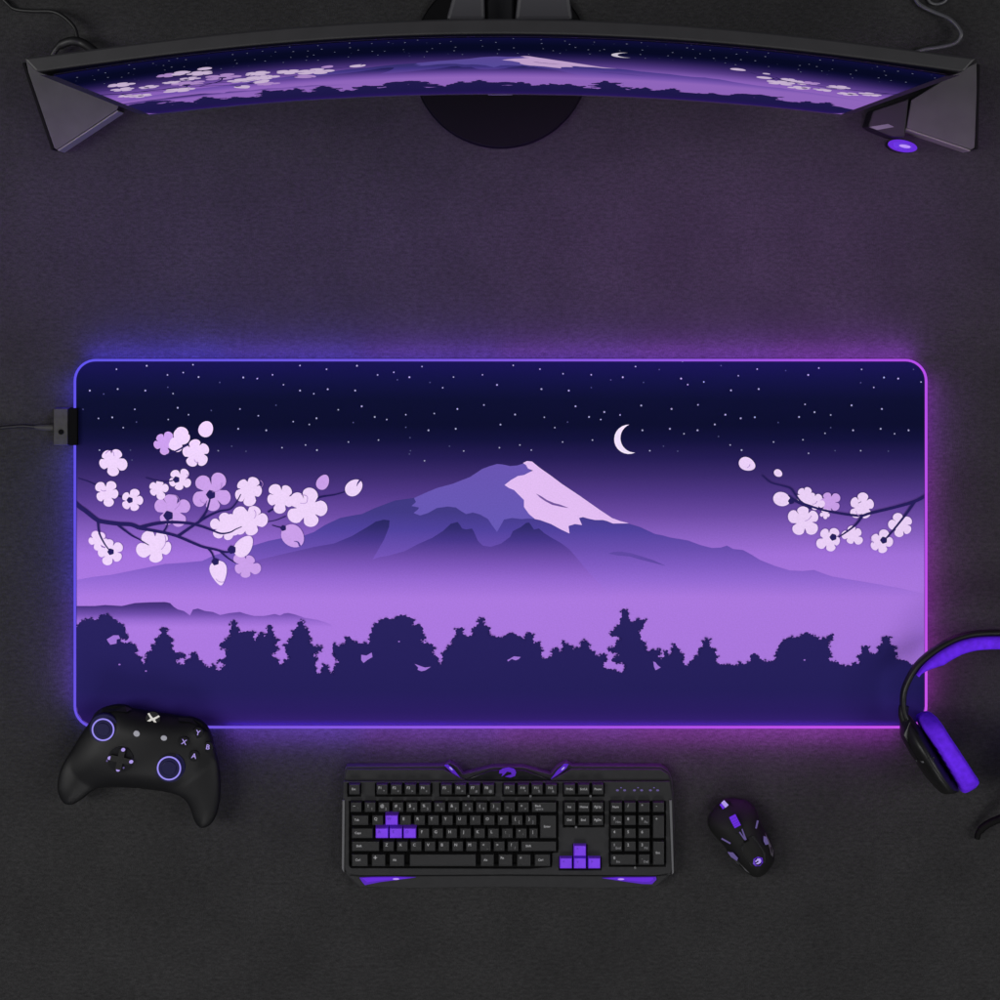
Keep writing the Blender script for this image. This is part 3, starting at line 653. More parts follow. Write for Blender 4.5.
def led():
    mb = MB(); outer = loop_px(73.9, 358.9, 927.2, 728.2, 22.2, MZ); inner = loop_px(76.3, 361.3, 924.7, 725.7, 19.6, MZ)
    n = len(outer); z0, zt, ztt = .0012, .0050, .0056
    rec = loop_px(74.4, 359.4, 926.6, 727.6, 21.7, MZ)
    mid_o = loop_px(74.3, 359.3, 926.8, 727.8, 21.8, MZ); mid_i = loop_px(75.9, 360.9, 925.1, 726.1, 20, MZ)
    rows = [[(p[0], p[1], z0) for p in rec], [(p[0], p[1], .0044) for p in rec], [(p[0], p[1], .0045) for p in outer], [(p[0], p[1], zt) for p in outer], [(p[0], p[1], ztt) for p in mid_o], [(p[0], p[1], ztt) for p in mid_i], [(p[0], p[1], zt) for p in inner], [(p[0], p[1], MZ + .0001) for p in inner]]
    ms = [led_side, led_top, led_top, led_top, led_top, led_top, led_in]
    for r in range(7):
        vs = rows[r] + rows[r + 1]
        mb.add(vs, [[i, (i + 1) % n, n + (i + 1) % n, n + i] for i in range(n)], ms[r])
    return mb.build('light_strip', mat)
led()
# USB controller clipped on the left edge
mb = MB(); a = W(53.5, 445.5, .008); b = W(68.5, 408, .008); mb.box(a.x, a.y, b.x, b.y, .0004, .0095, M['usb_grey'], .0006)
ctl = mb.build('control_box', mat, bevel=.0006)
mb = MB(); a = W(68.4, 445.5, .008); b = W(77.5, 408, .008); mb.box(a.x, a.y, b.x, b.y, .0003, .0088, M['usb_black'], .0003); mb.build('clip', ctl, bevel=.0004)
mb = MB(); c_ = W(61, 432, .0098); mb.disc((c_.x, c_.y), .0026, .0093, .0101, M['usb_black'], 20); mb.build('button', ctl)
mb = MB(); mb.tube([W(54, 427.5, .005), W(46, 427.5, .005), W(39, 427.3, .0045), W(35, 427, .004)], [.0034, .0032, .0026, .0017], M['usb_grey'])
mb.build('strain_relief', ctl)
mb = MB(); mb.tube(spline([W(36, 427, .004), W(22, 426, .003), W(8, 427, .003), W(-10, 427.5, .003), W(-60, 420, .003), W(-130, 380, .003)], 6), .0017, M['cable']); mb.build('cable', ctl)

# ------------------------------------------------------------------ curved monitor
ZB, ZT = .090, .430
mon = thing('curved_monitor', 'wide curved monitor on a round black base showing the purple mountain picture', 'monitor', (0, W(500, 59).y, 0))
def mxt(u): return 54 + (946 - 54) * u
def mxb(u): return 149 + (841 - 149) * u
def scr(u, v, out=0.0):
    """point on the display: u left to right, v top to bottom"""
    xt, xb = mxt(u), mxb(u)
    yt = 36 + 38 * ((xt - 500) / 446) ** 2; yb = 92 + 21 * ((xb - 495) / 346) ** 2
    a = W(xt, yt, ZT); b = W(xb, yb, ZB)
    p = a.lerp(b, v); return p + Vector((0, -out, 0))
def back(u, top):
    p = scr(u, 0 if top else 1)
    s = .0115 if top else .012
    e = (2 * u - 1)
    return p + Vector((.010 * e ** 3, s + .001 * (1 - e * e), .002 if top else -.006))
N = 48
mb = MB(); rows = []
for i in range(N + 1):
    u = i / N; e = 2 * u - 1
    ft = scr(u, 0) + Vector((.012 * e ** 7, .0012, .0035)); fb = scr(u, 1) + Vector((.012 * e ** 7, .0012, -.008))
    bt, bb = back(u, True), back(u, False); bt.x += .012 * e ** 7; bb.x += .012 * e ** 7
    hump = .006 * (1 - e * e)
    mid = bt.lerp(bb, .5) + Vector((0, .002 + hump, 0))
    rows.append([ft, fb, bb, mid, bt])
vs = [p for r in rows for p in r]; fs = []; k = 5
for i in range(N):
    for j in range(k): fs.append([i * k + j, (i + 1) * k + j, (i + 1) * k + (j + 1) % k, i * k + (j + 1) % k])
fs.append(list(range(k))); fs.append([N * k + j for j in range(k)])
mb.add(vs, fs, M['monitor_shell']); mb.build('shell', mon, bevel=.0015)
# bezel: thin raised frame round the display
mb = MB(); NB = 48
def bez(fn_o, fn_i, n):
    vs = []
    for i in range(n + 1):
        t = i / n; vs += [fn_o(t), fn_i(t)]
    mb.add(vs, [[2 * i, 2 * i + 1, 2 * i + 3, 2 * i + 2] for i in range(n)], M['bezel'])
f = .0006
bez(lambda t: scr(t, 1.0, f) + Vector((0, 0, -.0078)), lambda t: scr(t, 1.0, f + .0018) + Vector((0, 0, -.0010)), NB)
bez(lambda t: scr(t, 1.0, f + .0018) + Vector((0, 0, -.0010)), lambda t: scr(t, 1.0, f) + Vector((0, 0, .0012)), NB)
bez(lambda t: scr(t, 0.0, f) + Vector((0, 0, .0033)), lambda t: scr(t, 0.0, f) + Vector((0, 0, -.0010)), NB)
for u0, sg in ((0, -1), (1, 1)):
    bez(lambda t: scr(u0, t, f) + Vector((sg * .0110, 0, 0)), lambda t: scr(u0, t, f + .001) + Vector((-sg * .001, 0, 0)), 8)
mb.build('bezel', mon)
USTEP = 17.0
def place_scr(x, y, lay):
    g = (x - 73) / USTEP; i = math.floor(g + 1e-6); t = g - i; v = (y - 361.5) / 364
    u0, u1 = (73 + i * USTEP - 76.5) / 848, (73 + (i + 1) * USTEP - 76.5) / 848
    return scr(u0, v).lerp(scr(u1, v), t) + Vector((0, -.0012 - lay * 2.0, 0))
art_mesh('display', art_screen, place_scr, mon, [(76.5, 361.5), (924.5, 361.5), (924.5, 725.5), (76.5, 725.5)], ustep=USTEP)
mb = MB(); c_ = W(501, 59.5, .008)
mb.disc((c_.x, c_.y), .0885, 0, .0065, M['base'], 72); mb.disc((c_.x, c_.y), .0885, .0066, .0085, M['base'], 72, r1=.0865); mb.build('stand_base', mon)
mb = MB()
mb.box(-.024, c_.y - .004, .024, c_.y + .030, .0086, .30, M['bezel'], .004); mb.build('stand_neck', mon, bevel=.003)
# mount wings behind the top edge
for x0, x1, xi0, xi1 in ((446, 485, 456, 481), (515, 573, 519, 565)):
    zz = .33; mb = MB()
    lo = [W(x0, 20, zz), W(x1, 20, zz), W(xi1 + 3, -16, zz), W(xi0, -16, zz)]
    lo = [Vector((p.x, p.y, .28)) for p in lo]; hi = [Vector((p.x, p.y, zz)) for p in lo]
    mb.prism(lo, hi, M['bracket']); mb.build('mount_wing', mon, bevel=.003)
mb = MB(); p0 = W(486, 26, .31); p1 = W(514, -30, .31); mb.box(p0.x, p1.y - .045, p1.x, p1.y + .01, .27, .31, M['bezel']); mb.build('mount_arm', mon, bevel=.002)
# product dash under the display
mb = MB(); a = scr(.49, 1, .0026) + Vector((0, 0, -.0030)); b = scr(.525, 1, .0026) + Vector((0, 0, -.0030))
mb.add([a, b, b + Vector((0, 0.0006, .0016)), a + Vector((0, 0.0006, .0016))], [[0, 1, 2, 3]], M['legend_dim']); mb.build('badge', mon)

# ------------------------------------------------------------------ wedge speakers under the monitor ends
def wedge(name, label, top, strip, outer, zt):
    c = sum((W(p[0], p[1], zt) for p in top), Vector()) / len(top)
    t = thing(name, label, 'speaker', (c.x, c.y, 0), 'triangular speakers beside the monitor')
    mb = MB(); hi = [W(p[0], p[1], zt) for p in top]
    lo = [Vector((c.x + (p.x - c.x) * 1.0, c.y + (p.y - c.y) * 1.0, .004)) for p in hi]
    mb.prism(lo, hi, M['black_plastic'], M['speaker_top']); mb.build('cabinet', t, bevel=.0012)
    a, b, off = strip; pa = W(*a, zt); pb = W(*b, zt)
    d = (pb - pa).normalized(); nrm = Vector((d.y, -d.x, 0)) * off
    mb = MB()
    lo = [Vector((p.x, p.y, .001)) for p in (pa, pb, pb + nrm, pa + nrm)]
    hi = [pa + Vector((0, 0, -.0006)), pb + Vector((0, 0, -.0006)), pb + nrm * .9 + Vector((0, 0, -.001)), pa + nrm * .9 + Vector((0, 0, -.001))]
    mb.prism(lo, hi, M['speaker_edge']); mb.build('front_trim', t, bevel=.0006)
    mb = MB(); q0, q1 = [W(*p_, zt) for p_ in outer]; d = (q1 - q0).normalized(); nn = Vector((d.y, -d.x, 0)) * .0032
    if (q0 + nn - c).length < (q0 - c).length: nn = -nn
    mb.prism([Vector((p.x, p.y, .001)) for p in (q0, q1, q1 + nn, q0 + nn)], [Vector((p.x, p.y, zt - .001)) for p in (q0, q1, q1 + nn, q0 + nn)], M['deep_black']); mb.build('rear_shade_strip', t, bevel=.0005)  # black strip added for the shadowed outer edge
    return t
sl = wedge('desk_speaker', 'flat triangular grey speaker under the left end of the monitor', [(25, 58), (28, 72), (54, 148), (57, 150), (117, 110), (119, 106), (64, 77), (52, 70)], ((57.2, 150), (117.5, 110), .0016), ((24.6, 62), (54, 149)), .026)
sr = wedge('desk_speaker', 'flat grey speaker with a lit purple knob under the right end of the monitor', [(977, 62), (953, 74), (911, 100), (906, 128), (971, 150), (975, 148), (977, 90)], ((906, 128), (971, 150), .0016), ((977.2, 64), (975.3, 149)), .026)
mb = MB(); zz = .030
top = [(909, 98), (873, 110), (868, 126), (877, 131), (893, 137), (905, 137)]
hi = [W(x, y, zz) for x, y in top]; lo = [Vector((p.x, p.y, .002)) for p in hi]
mb.prism(lo, hi, M['matte_black']); pod = mb.build('side_panel', sr, bevel=.0015)
mb = MB(); a = W(868.5, 126.5, .0308); b = W(884, 123, .0308)
mb.prism([Vector((p.x, p.y, .0302)) for p in (W(869, 127, .03), W(888, 124, .03), W(894, 127, .03), W(877, 130, .03))], [W(869, 127, .0312), W(888, 124, .0312), W(894, 127, .0312), W(877, 130, .0312)], M['edge_light']); mb.build('grip_edge', pod)
mb = MB(); c_ = W(902.5, 146, .014)
mb.disc((c_.x, c_.y), .0060, .0005, .012, M['gloss_black'], 36, sx=2.4, rot=-.17)
mb.disc((c_.x, c_.y), .0055, .0121, .0150, M['purple_lens'], 36, r1=.0042, sx=2.5, rot=-.17); kn = mb.build('knob', sr)
mb = MB(); mb.torus((c_.x, c_.y, .0142), .0048, .0012, M['purple_glow'], sx=2.45, rot=-.17); mb.disc((c_.x + .002, c_.y - .0004), .0016, .0150, .0160, M['purple_hot'], 16, sx=3.6, rot=-.17); mb.build('light_ring', kn)

# cables behind the monitor
mb = MB(); mb.tube(spline([W(-8, -12, .004), W(6, 2, .004), W(15, 9, .006), W(32, 11, .008), W(52, 11.5, .010), W(64, 17, .013), (W(74, 27, .016)), W(77, 36, .018), W(80, 46, .02)], 6), .0019, M['cable'])
mb.tube(spline([W(50, 60, .012), W(58, 47, .016), W(72, 41, .02), W(84, 44, .02), W(98, 54, .03)], 4), [.003] * 5 + [.0045] * 12, M['cable'])
tag(mb.build('power_cable'), 'thin black cable curling behind the left end of the monitor', 'cable')
mb = MB(); mb.tube(spline([W(905, -20, .004), W(916, 0, .004), W(922, 6, .005), W(934, 12, .006), W(948, 18, .009), W(957, 26, .012), W(961, 35, .014), W(955, 43, .012), W(940, 47, .01), W(922, 50, .008), W(900, 58, .008)], 6), .0021, M['cable_grey'])
mb.tube(spline([W(926, -6, .003), W(930, 2, .003), (W(938, 4, .003)), W(946, 0, .003), W(950, -12, .003)], 5), .0016, M['cable_grey'])
tag(mb.build('signal_cable'), 'grey cable looping behind the right end of the monitor', 'cable')

# ------------------------------------------------------------------ keyboard
kb = thing('keyboard', 'black gaming keyboard with purple movement and arrow keys', 'keyboard', (W(508, 828).x, W(508, 828).y, 0))
KZ = .016
def Q(pts, zz): return [(lambda p: (p.x, p.y))(W(a, b, zz)) for a, b in pts]
body = [(346, 768), (443, 767.5), (449, 764), (457, 768), (463, 776), (493, 768.5), (523, 768.5), (551, 776), (558, 768), (567, 764), (572, 767.5), (662, 768), (669, 773), (673, 782), (674.5, 800), (675.5, 830), (675, 868), (672, 876), (659, 888), (650, 889.5), (600, 890), (508, 888.5),
        (420, 890), (370, 890), (357, 888.5), (346, 877), (341.5, 869), (341.5, 830), (342.5, 790), (344, 772)]
plate('bottom_case', [Q(body, KZ)], .0005, .0105, M['case_grey'], kb, bevel=.001)
def R(x0, y0, x1, y1): return [(x0, y0), (x1, y0), (x1, y1), (x0, y1)]
wells = [R(347.2, 783.2, 361.2, 796.8), R(375, 783.2, 432.2, 796.8), R(439.2, 783.2, 495.6, 796.8), R(502.3, 783.2, 558.3, 796.8), R(562.8, 783.2, 604.6, 796.8),
         [(349, 801), (558.3, 801), (558.3, 853), (552, 853), (552, 867.5), (530, 868.8), (351, 868.2), (349, 866)],
         R(562.8, 801, 604.6, 827.6), [(572.6, 844.6), (587.4, 844.6), (587.4, 857.2), (601.6, 857.2), (601.6, 870.6), (558.8, 870.6), (558.8, 857.2), (572.6, 857.2)], R(609, 801, 666, 867)]
mb = MB(); P1 = Q(R(345, 781, 668, 872), .012); mb.prism([(x, y, .0106) for x, y in P1], [(x, y, .0112) for x, y in P1], M['well']); mb.build('key_bed', kb)
inner = [(343.5, 781.5), (669.5, 781.5), (673, 800), (674, 866), (671, 873), (655, 875.5), (508, 874.5), (360, 875.5), (347, 873), (343.2, 866), (343.2, 800)]
plate('top_frame', [Q(inner, KZ)] + [Q(w, KZ) for w in wells], .0107, KZ, M['case_grey'], kb, bevel=.0004)
# raised brow along the back
brow = [(347, 769.2), (444, 769.2), (462, 778.8), (466, 780.2), (344.6, 780.2)]
plate('brow', [Q(brow, .013)], .0106, .0135, M['case_grey'], kb, bevel=.0006)
brow = [(551, 780.2), (555, 778), (571, 769.2), (661, 769.2), (668, 774), (670, 780.2)]
plate('brow', [Q(brow, .013)], .0106, .0135, M['case_grey'], kb, bevel=.0006)
plate('brow', [Q([(466, 779.6), (492, 770), (524, 770), (550, 779.6)], .013)], .0106, .0140, M['gloss_black'], kb, bevel=.0006)
palm = [(361, 876), (508, 875.2), (655, 876), (668, 875), (656, 886.5), (600, 888.2), (508, 887), (420, 888.2), (360, 887), (349, 876)]
plate('palm_edge', [Q(palm, .012)], .0106, .0125, M['case_grey'], kb, bevel=.0008)
# light grey side rails
for pts in ([(342.6, 800), (344.8, 800), (344.0, 872), (342.0, 868)], [(669.2, 800), (671.6, 800), (673.6, 872), (672.0, 874)]):
    mb = MB(); P1 = Q(pts, KZ); mb.prism([(x, y, KZ + .0001) for x, y in P1], [(x, y, KZ + .0012) for x, y in P1], M['edge_light']); mb.build('side_rail', kb)
for pts, hot in (([(359.5, 877.6), (372, 876.9), (395, 876.6), (416, 877.2), (400, 879.4), (380, 881.9), (365, 885), (362, 881.5)], (396, 879)),
                 ([(602, 878), (618, 877), (640, 877), (656, 876.8), (656.5, 879.5), (652, 884), (642, 883.8), (622, 881)], (621, 879.2))):
    mb = MB(); P1 = Q(pts, .0135); mb.prism([(x, y, .0126) for x, y in P1], [(x, y, .0140) for x, y in P1], M['purple_lens'])
    cx_, cy_ = sum(p[0] for p in pts) / len(pts), sum(p[1] for p in pts) / len(pts)
    P1 = Q([(cx_ + (x - cx_) * .86, cy_ - .4 + (y - cy_) * .55) for x, y in pts], .0142); mb.prism([(x, y, .01405) for x, y in P1], [(x, y, .0143) for x, y in P1], M['purple_glow'])
    h = W(*hot, .0146); mb.disc((h.x, h.y), .0008, .0144, .0148, M['purple_hot'], 14, sx=4)
    mb.build('accent_light', kb)
for pts, hot in (([(444.5, 765.5), (448, 764.5), (454.5, 770.5), (460, 777.5), (452, 772.5)], (451, 768.5)), ([(564, 764.5), (568.5, 764.5), (566, 768.5), (558, 774.5), (551, 779), (557, 771)], (563, 768.5))):
    mb = MB(); P1 = Q(pts, .0145); mb.prism([(x, y, .0136) for x, y in P1], [(x, y, .0150) for x, y in P1], M['purple_lens'])
    h = W(*hot, .0152); mb.disc((h.x, h.y), .0007, .0151, .0155, M['lilac_glow'], 12, sx=3.2, rot=-.75 if hot[0] < 500 else .75)
    mb.build('accent_light', kb)
# emblem on the brow: a coiled head shape
mb = MB(); em = [(499.5, 770.6), (503, 768.6), (509, 767.6), (514.6, 769.2), (516.2, 772.4), (515, 776), (510.5, 777.6), (505, 776.6), (508, 775.4), (511.6, 774.4), (511, 772.2), (507, 771.6), (504, 774.8), (501.4, 776.6), (502.6, 773.4), (499, 773.4)]
P1 = Q(em, .0148); mb.prism([(x, y, .0141) for x, y in P1], [(x, y, .0150) for x, y in P1], M['purple_lens']); mb.build('emblem', kb)
# lock lights
for cx in (621, 638, 654):
    mb = MB()
    for dx, dy, r in ((-3.6, 0, .0010), (3.6, 0, .0010), (0, -2.6, .0006)):
        p = W(cx + dx, 790.2 + dy, KZ); mb.disc((p.x, p.y), r, KZ + .0001, KZ + .0005, M['lilac_dim'], 12, sx=1.5)
    mb.build('lock_light', kb)
for px, py in ((468.5, 796), (530.5, 796), (590.5, 796), (576, 827), (635, 867.5)):
    p = W(px, py, KZ); mb = MB(); mb.disc((p.x, p.y), .0012, KZ + .0001, KZ + .0008, M['edge_light'], 10); mb.build('rivet', kb)

KB, KT = .0113, .0215
def key(x0, y0, x1, y1, leg='', sub='', purple=False, big=None, shape=None):
    mb = MB(); m = M['purple_key'] if purple else M['keycap']
    a = W(x0, y1, KT); b = W(x1, y0, KT); i = .0011
    X0, Y0, X1, Y1 = a.x, a.y, b.x, b.y
    def ring(dx, dyb, dyt, zz): return [(X0 + dx, Y0 + dyb, zz), (X1 - dx, Y0 + dyb, zz), (X1 - dx, Y1 - dyt, zz), (X0 + dx, Y1 - dyt, zz)]
    mb.prism(ring(-.0001, -.0003, -.0003, KB), ring(.0006, .0008, .0004, KT - .0016), m)
    # dished cap: rounded shoulder, slight front ledge
    vs = ring(.0006, .0008, .0004, KT - .0016) + ring(i, .0016, .0008, KT) + ring(i + .0008, .0024, .0016, KT - .0003)
    fs = [[j, (j + 1) % 4, 4 + (j + 1) % 4, 4 + j] for j in range(1, 4)] + [[4 + j, 4 + (j + 1) % 4, 8 + (j + 1) % 4, 8 + j] for j in range(4)] + [[8, 9, 10, 11]]
    mb.add(vs, fs, m); mb.add(vs, [[0, 1, 5, 4]], m if purple else M['ledge_highlight'])  # front ledge face coloured paler as a painted highlight
    lm = M['purple_legend'] if purple else M['legend']; ld = M['purple_legend'] if purple else M['legend_dim']
    zt = KT - .0001
    w, h = X1 - X0, Y1 - Y0
    if leg:
        sz = .0040 if len(leg) == 1 else (.0036 if len(leg) <= 2 else .0031)
        if big: sz = big
        cx = X0 + (.0042 if len(leg) <= 2 else min(w / 2, .0022 + len(leg) * .0011)); cy = Y1 - .0040
        if not sub and len(leg) > 2: cy = (Y0 + Y1) / 2 + .0006
        text(mb, leg, (cx, cy, zt), sz, lm)
    if sub:
        text(mb, sub, (X0 + min(w * .66, .008), Y0 + .0042, zt), .0034, ld)
    o = mb.build('key_cap', kb, label='purple key cap' if purple else None)
    return o
P = 14.1
key(348.2, 784, 360.2, 795.6, 'Esc')
for xs, n0 in (((382, 396.2, 410.4, 424.6), 1), ((446.4, 460.4, 474.5, 488.5), 5), ((509.3, 523.3, 537.2, 551.2), 9)):
    for i, x in enumerate(xs): key(x - 6.2, 784, x + 6.2, 795.6, 'F%d' % (n0 + i), ('*', '<', '>', '+', '-', '=', '#', '@', '~', '^', '%', '&')[n0 + i - 1])
for x, t, s_ in ((569.6, 'PrtSc', ''), (583.8, 'ScrLk', ''), (598, 'Pause', '')): key(x - 6.2, 784, x + 6.2, 795.6, t, s_, big=.0032)
r1 = '~!@#$%^&*()_+'; r1b = '`1234567890-='
for i in range(13): x = 356 + 13.95 * i; key(x - 6.1, 801.9, x + 6.1, 813.2, r1[i], r1b[i])
key(531.3, 801.9, 556.8, 813.2, 'Back', 'space')
key(351.2, 815, 369, 826.3, 'Tab')
for i, c in enumerate('QWERTYUIOP{}'): x = 377.6 + 13.95 * i; key(x - 6.1 - (.7 if c == 'W' else 0), 815, x + 6.1 + (.7 if c == 'W' else 0), 826.3, c, ']' if c == '}' else ('[' if c == '{' else ''), purple=(c == 'W'))
key(539.4, 815, 556.8, 839.4, 'Enter')
key(351.2, 828, 373.4, 839.4, 'Caps')
for i, c in enumerate('ASDFGHJKL:"'): x = 381.8 + 13.95 * i; g = .75 if c in 'ASD' else 0; key(x - 6.1 - g, 828, x + 6.1 + g, 839.4, c, {':': ';', '"': "'"}.get(c, ''), purple=c in 'ASD')
key(528.6, 828, 538.4, 839.4, '|')
key(351.2, 841, 379.8, 852.4, 'Shift')
for i, c in enumerate('ZXCVBNM<>?'): x = 388.4 + 13.85 * i; key(x - 6.1, 841, x + 6.1, 852.4, c, {'<': ',', '>': '.', '?': '/'}.get(c, ''))
key(520.6, 841, 556.8, 852.4, 'Shift')
for x0, x1, t in ((351.2, 368.4, 'Ctrl'), (371, 386, 'H'), (389, 405, 'Alt'), (409, 476.5, ''), (480, 494.6, 'Alt'), (498, 513, 'Fn'), (516.4, 531.4, '='), (534, 550.8, 'Ctrl')):
    if t == 'H':   # window-shaped mark
        o = key(x0, 854, x1, 867.4, '+', big=.007)
    else: key(x0, 854, x1, 867.4, t)
for x, t, t2 in ((570, 'Ins', 'Del'), (583.9, 'Home', 'End'), (597.8, 'PgUp', 'PgDn')):
    key(x - 6.2, 801.9, x + 6.2, 813.2, t, big=.0032); key(x - 6.2, 815, x + 6.2, 826.3, t2, big=.0032)
for x, y, t in ((580, 851.3, '^'), (566, 863.8, '<'), (580, 863.8, 'v'), (594.4, 863.8, '>')): key(x - 6.6, y - 6, x + 6.6, y + 6, t, purple=True)
NPX = (616.4, 630.2, 644.2, 658.6)
for j, row in enumerate((('Num', '/', '*', '-'), ('7', '8', '9', ''), ('4', '5', '6', ''), ('1', '2', '3', ''))):
    y = (807.6, 820.7, 833.7, 846.7)[j]
    for x, t in zip(NPX, row):
        if t: key(x - 6.3, y - 5.7, x + 6.3, y + 5.7, t, {'7': 'Hm', '9': 'Pu', '1': 'End', '3': 'Pd'}.get(t, ''))
key(652.3, 815, 664.9, 839.4, '+'); key(652.3, 841, 664.9, 866, 'Ent')
key(610.1, 854, 636.5, 866, '0', 'Ins'); key(637.9, 854, 650.5, 866, '.', 'Del')

# ------------------------------------------------------------------ gaming mouse
ms_ = thing('mouse', 'black gaming mouse with purple lights to the right of the keyboard', 'mouse', (W(741, 838).x, W(741, 838).y, 0))
mo = [(712, 811), (717, 804.5), (722.5, 799.5), (728, 798.5), (742, 799), (751, 803), (757, 811), (760, 821), (764, 829), (769, 837), (774, 850), (773.8, 860), (768, 870), (760, 876), (752, 875.5), (744, 870), (736, 862.5), (727.5, 852), (724.5, 846), (719, 840.5), (711.5, 832), (707.5, 824), (708.5, 816)]
mc = W(745, 845, .02)
def mtop(x, y): return .036 - 6.5 * ((x - mc.x) ** 2 + (y - mc.y) ** 2)
pm = Pillow(mo, .010, mtop, lambda x, y: .0005, .022, .003, ns=2)
mb = MB(); pm.into(mb, M['mouse_black']); mb.build('shell', ms_)
AX = Vector((-.47, .88, 0)).normalized(); SD = Vector((AX.y, -AX.x, 0))   # mouse nose points up-left
def stick_on(name, parent, pil, pts, mat_, lift=.0004, th=.0005):
    """small inlay following the curved shell"""
    mb = MB(); hi = [pil.on(a, b, lift + th) for a, b in pts]; lo = [pil.on(a, b, lift - .0025) for a, b in pts]
    mb.prism(lo, hi, mat_); return mb.build(name, parent)
def bar(pil, a, b, w0, w1):
    a, b = Vector(a), Vector(b); t = (b - a).normalized(); n = Vector((-t.y, t.x))
    return [tuple(a + n * w0), tuple(b + n * w1), tuple(b - n * w1), tuple(a - n * w0)]
stick_on('centre_channel', ms_, pm, bar(pm, (724, 803), (747, 842), 5.0, 2.6), M['deep_black'], .0006, .0006)
stick_on('palm_ridge', ms_, pm, [(746, 839), (753, 835), (758, 842), (765, 853), (765.5, 862), (759, 869), (751, 866), (744, 856), (741, 847)], M['gloss_black'], .0003, .0006)
stick_on('button_edge', ms_, pm, bar(pm, (729.5, 800.5), (743, 827), .35, .3), M['well'], .0003, .0003)
stick_on('button_edge', ms_, pm, bar(pm, (718, 806), (737, 834), .35, .3), M['well'], .0003, .0003)
stick_on('front_light', ms_, pm, bar(pm, (722.6, 801.5), (727, 806.5), 2.0, 2.2), M['lilac_glow'], .0030)
stick_on('front_light', ms_, pm, bar(pm, (720.6, 804), (723.8, 808.6), 1.2, 1.2), M['purple_glow'], .0022)
p = pm.on(735.4, 822, .001)
mb = MB(); vs = []; n = 20
for sx in (-.0034, .0034):
    for i in range(n):
        a = 2 * PI * i / n; vs.append(p + SD * sx + AX * (.0058 * math.cos(a)) + Vector((0, 0, -.002 + .0058 * math.sin(a))))
fs = [[i, (i + 1) % n, n + (i + 1) % n, n + i] for i in range(n)] + [list(range(n)), list(range(n, 2 * n))[::-1]]
mb.add(vs, fs, M['purple_glow']); wh = mb.build('scroll_wheel', ms_)
mb = MB()
for q in range(-2, 3):
    c = p + AX * (q * .0022); zc = math.sqrt(max(0, .0058 ** 2 - (q * .0022) ** 2)) - .002
    mb.add([c + SD * -.0032 + Vector((0, 0, zc + .0003)), c + SD * .0032 + Vector((0, 0, zc + .0003)), c + SD * .0032 + AX * .0005 + Vector((0, 0, zc + .0003)), c + SD * -.0032 + AX * .0005 + Vector((0, 0, zc + .0003))], [[0, 1, 2, 3]], M['purple_lens'])
mb.build('tread', wh)
stick_on('mode_light', ms_, pm, bar(pm, (739.5, 832), (744.8, 839.5), .7, .7), M['lilac_dim'], .0006)
stick_on('mode_light', ms_, pm, bar(pm, (742, 829), (745.8, 840), .6, 1.0), M['lilac_dim'], .0010)
stick_on('side_slash', ms_, pm, bar(pm, (757.8, 820.5), (756, 828.5), 1.0, .8), M['lilac_dim'], .0006)
stick_on('side_slash', ms_, pm, bar(pm, (721.5, 838.5), (730.5, 843.5), .8, .8), M['lilac_dim'], .0006)
stick_on('side_light', ms_, pm, [(727.5, 852), (733, 852.5), (738, 858), (737, 861), (731, 857)], M['lilac_dim'], .0034)
stick_on('side_light', ms_, pm, [(763.5, 836), (766.5, 837), (769, 844), (765.5, 845), (763.5, 841)], M['lilac_dim'], .0034)
stick_on('side_trim', ms_, pm, [(765, 832.5), (769.2, 841), (773.4, 851), (773, 857), (771, 855), (769.5, 848), (766.5, 840)], M['edge_light'], .0003)
stick_on('side_trim', ms_, pm, [(728, 850.5), (733, 856), (741, 864.5), (750, 873.5), (746.5, 871.5), (737, 863), (729.5, 854)], M['edge_light'], .0003)
stick_on('emblem', ms_, pm, [(754.6, 861.47), (756.33, 860.1), (757.34, 858.66), (760.07, 858.52), (761.22, 860.54), (760.5, 862.98), (758.06, 864.28), (755.46, 863.99), (757.34, 862.7), (759.06, 861.4), (757.77, 860.54), (756.18, 862.12)], M['lilac_glow'], .0009)
stick_on('emblem_glow', ms_, pm, [(753, 864), (753.6, 859), (758, 856.6), (762.6, 858), (763, 862.6), (760, 866), (755.6, 866.2)], M['purple_lens'], .0002, .0002)
# button split lines
stick_on('button_gap', ms_, pm, bar(pm, (712.5, 833), (740, 846), .35, .35), M['well'], .0001, .0002)
stick_on('button_gap', ms_, pm, bar(pm, (762, 828), (749, 842), .35, .35), M['well'], .0001, .0002)

# ------------------------------------------------------------------ game controller
gc = thing('game_controller', 'black game controller with blue lit stick rings on the lower left mat corner', 'game controller', (W(140, 765).x, W(140, 765).y, 0))
go = [(91, 720), (95, 713), (103, 707.5), (115, 704.5), (125, 705), (134, 708.5), (150, 711.5), (168, 714), (182, 716.5), (192, 717), (203, 722), (210.5, 732), (215.5, 750), (219.5, 771), (220.5, 793), (217.5, 812), (211, 824), (202, 828), (195, 822), (190, 808), (184, 799), (173, 793.5),
      (154, 790), (130, 787.5), (108, 787), (94, 790), (83, 798.5), (72, 804.5), (64, 803), (58.5, 794), (57.5, 783), (61.5, 767), (71.5, 750), (82, 733)]
gcen = W(143, 748, .03)
def gtop(x, y):
    d2 = ((x - gcen.x) * .97 + (y - gcen.y) * -.22) ** 2 + 2.2 * (max(0, gcen.y - y)) ** 2
    return max(.033, .046 - 2.6 * d2)
def gbot(x, y):
    py = 500 - y * 1000
    return .0062 if py < 742 else max(.0005, .0062 - (py - 742) * .0003)
pg = Pillow(go, .024, gtop, gbot, .024, .0035)
mb = MB(); pg.into(mb, M['matte_black']); mb.build('shell', gc)
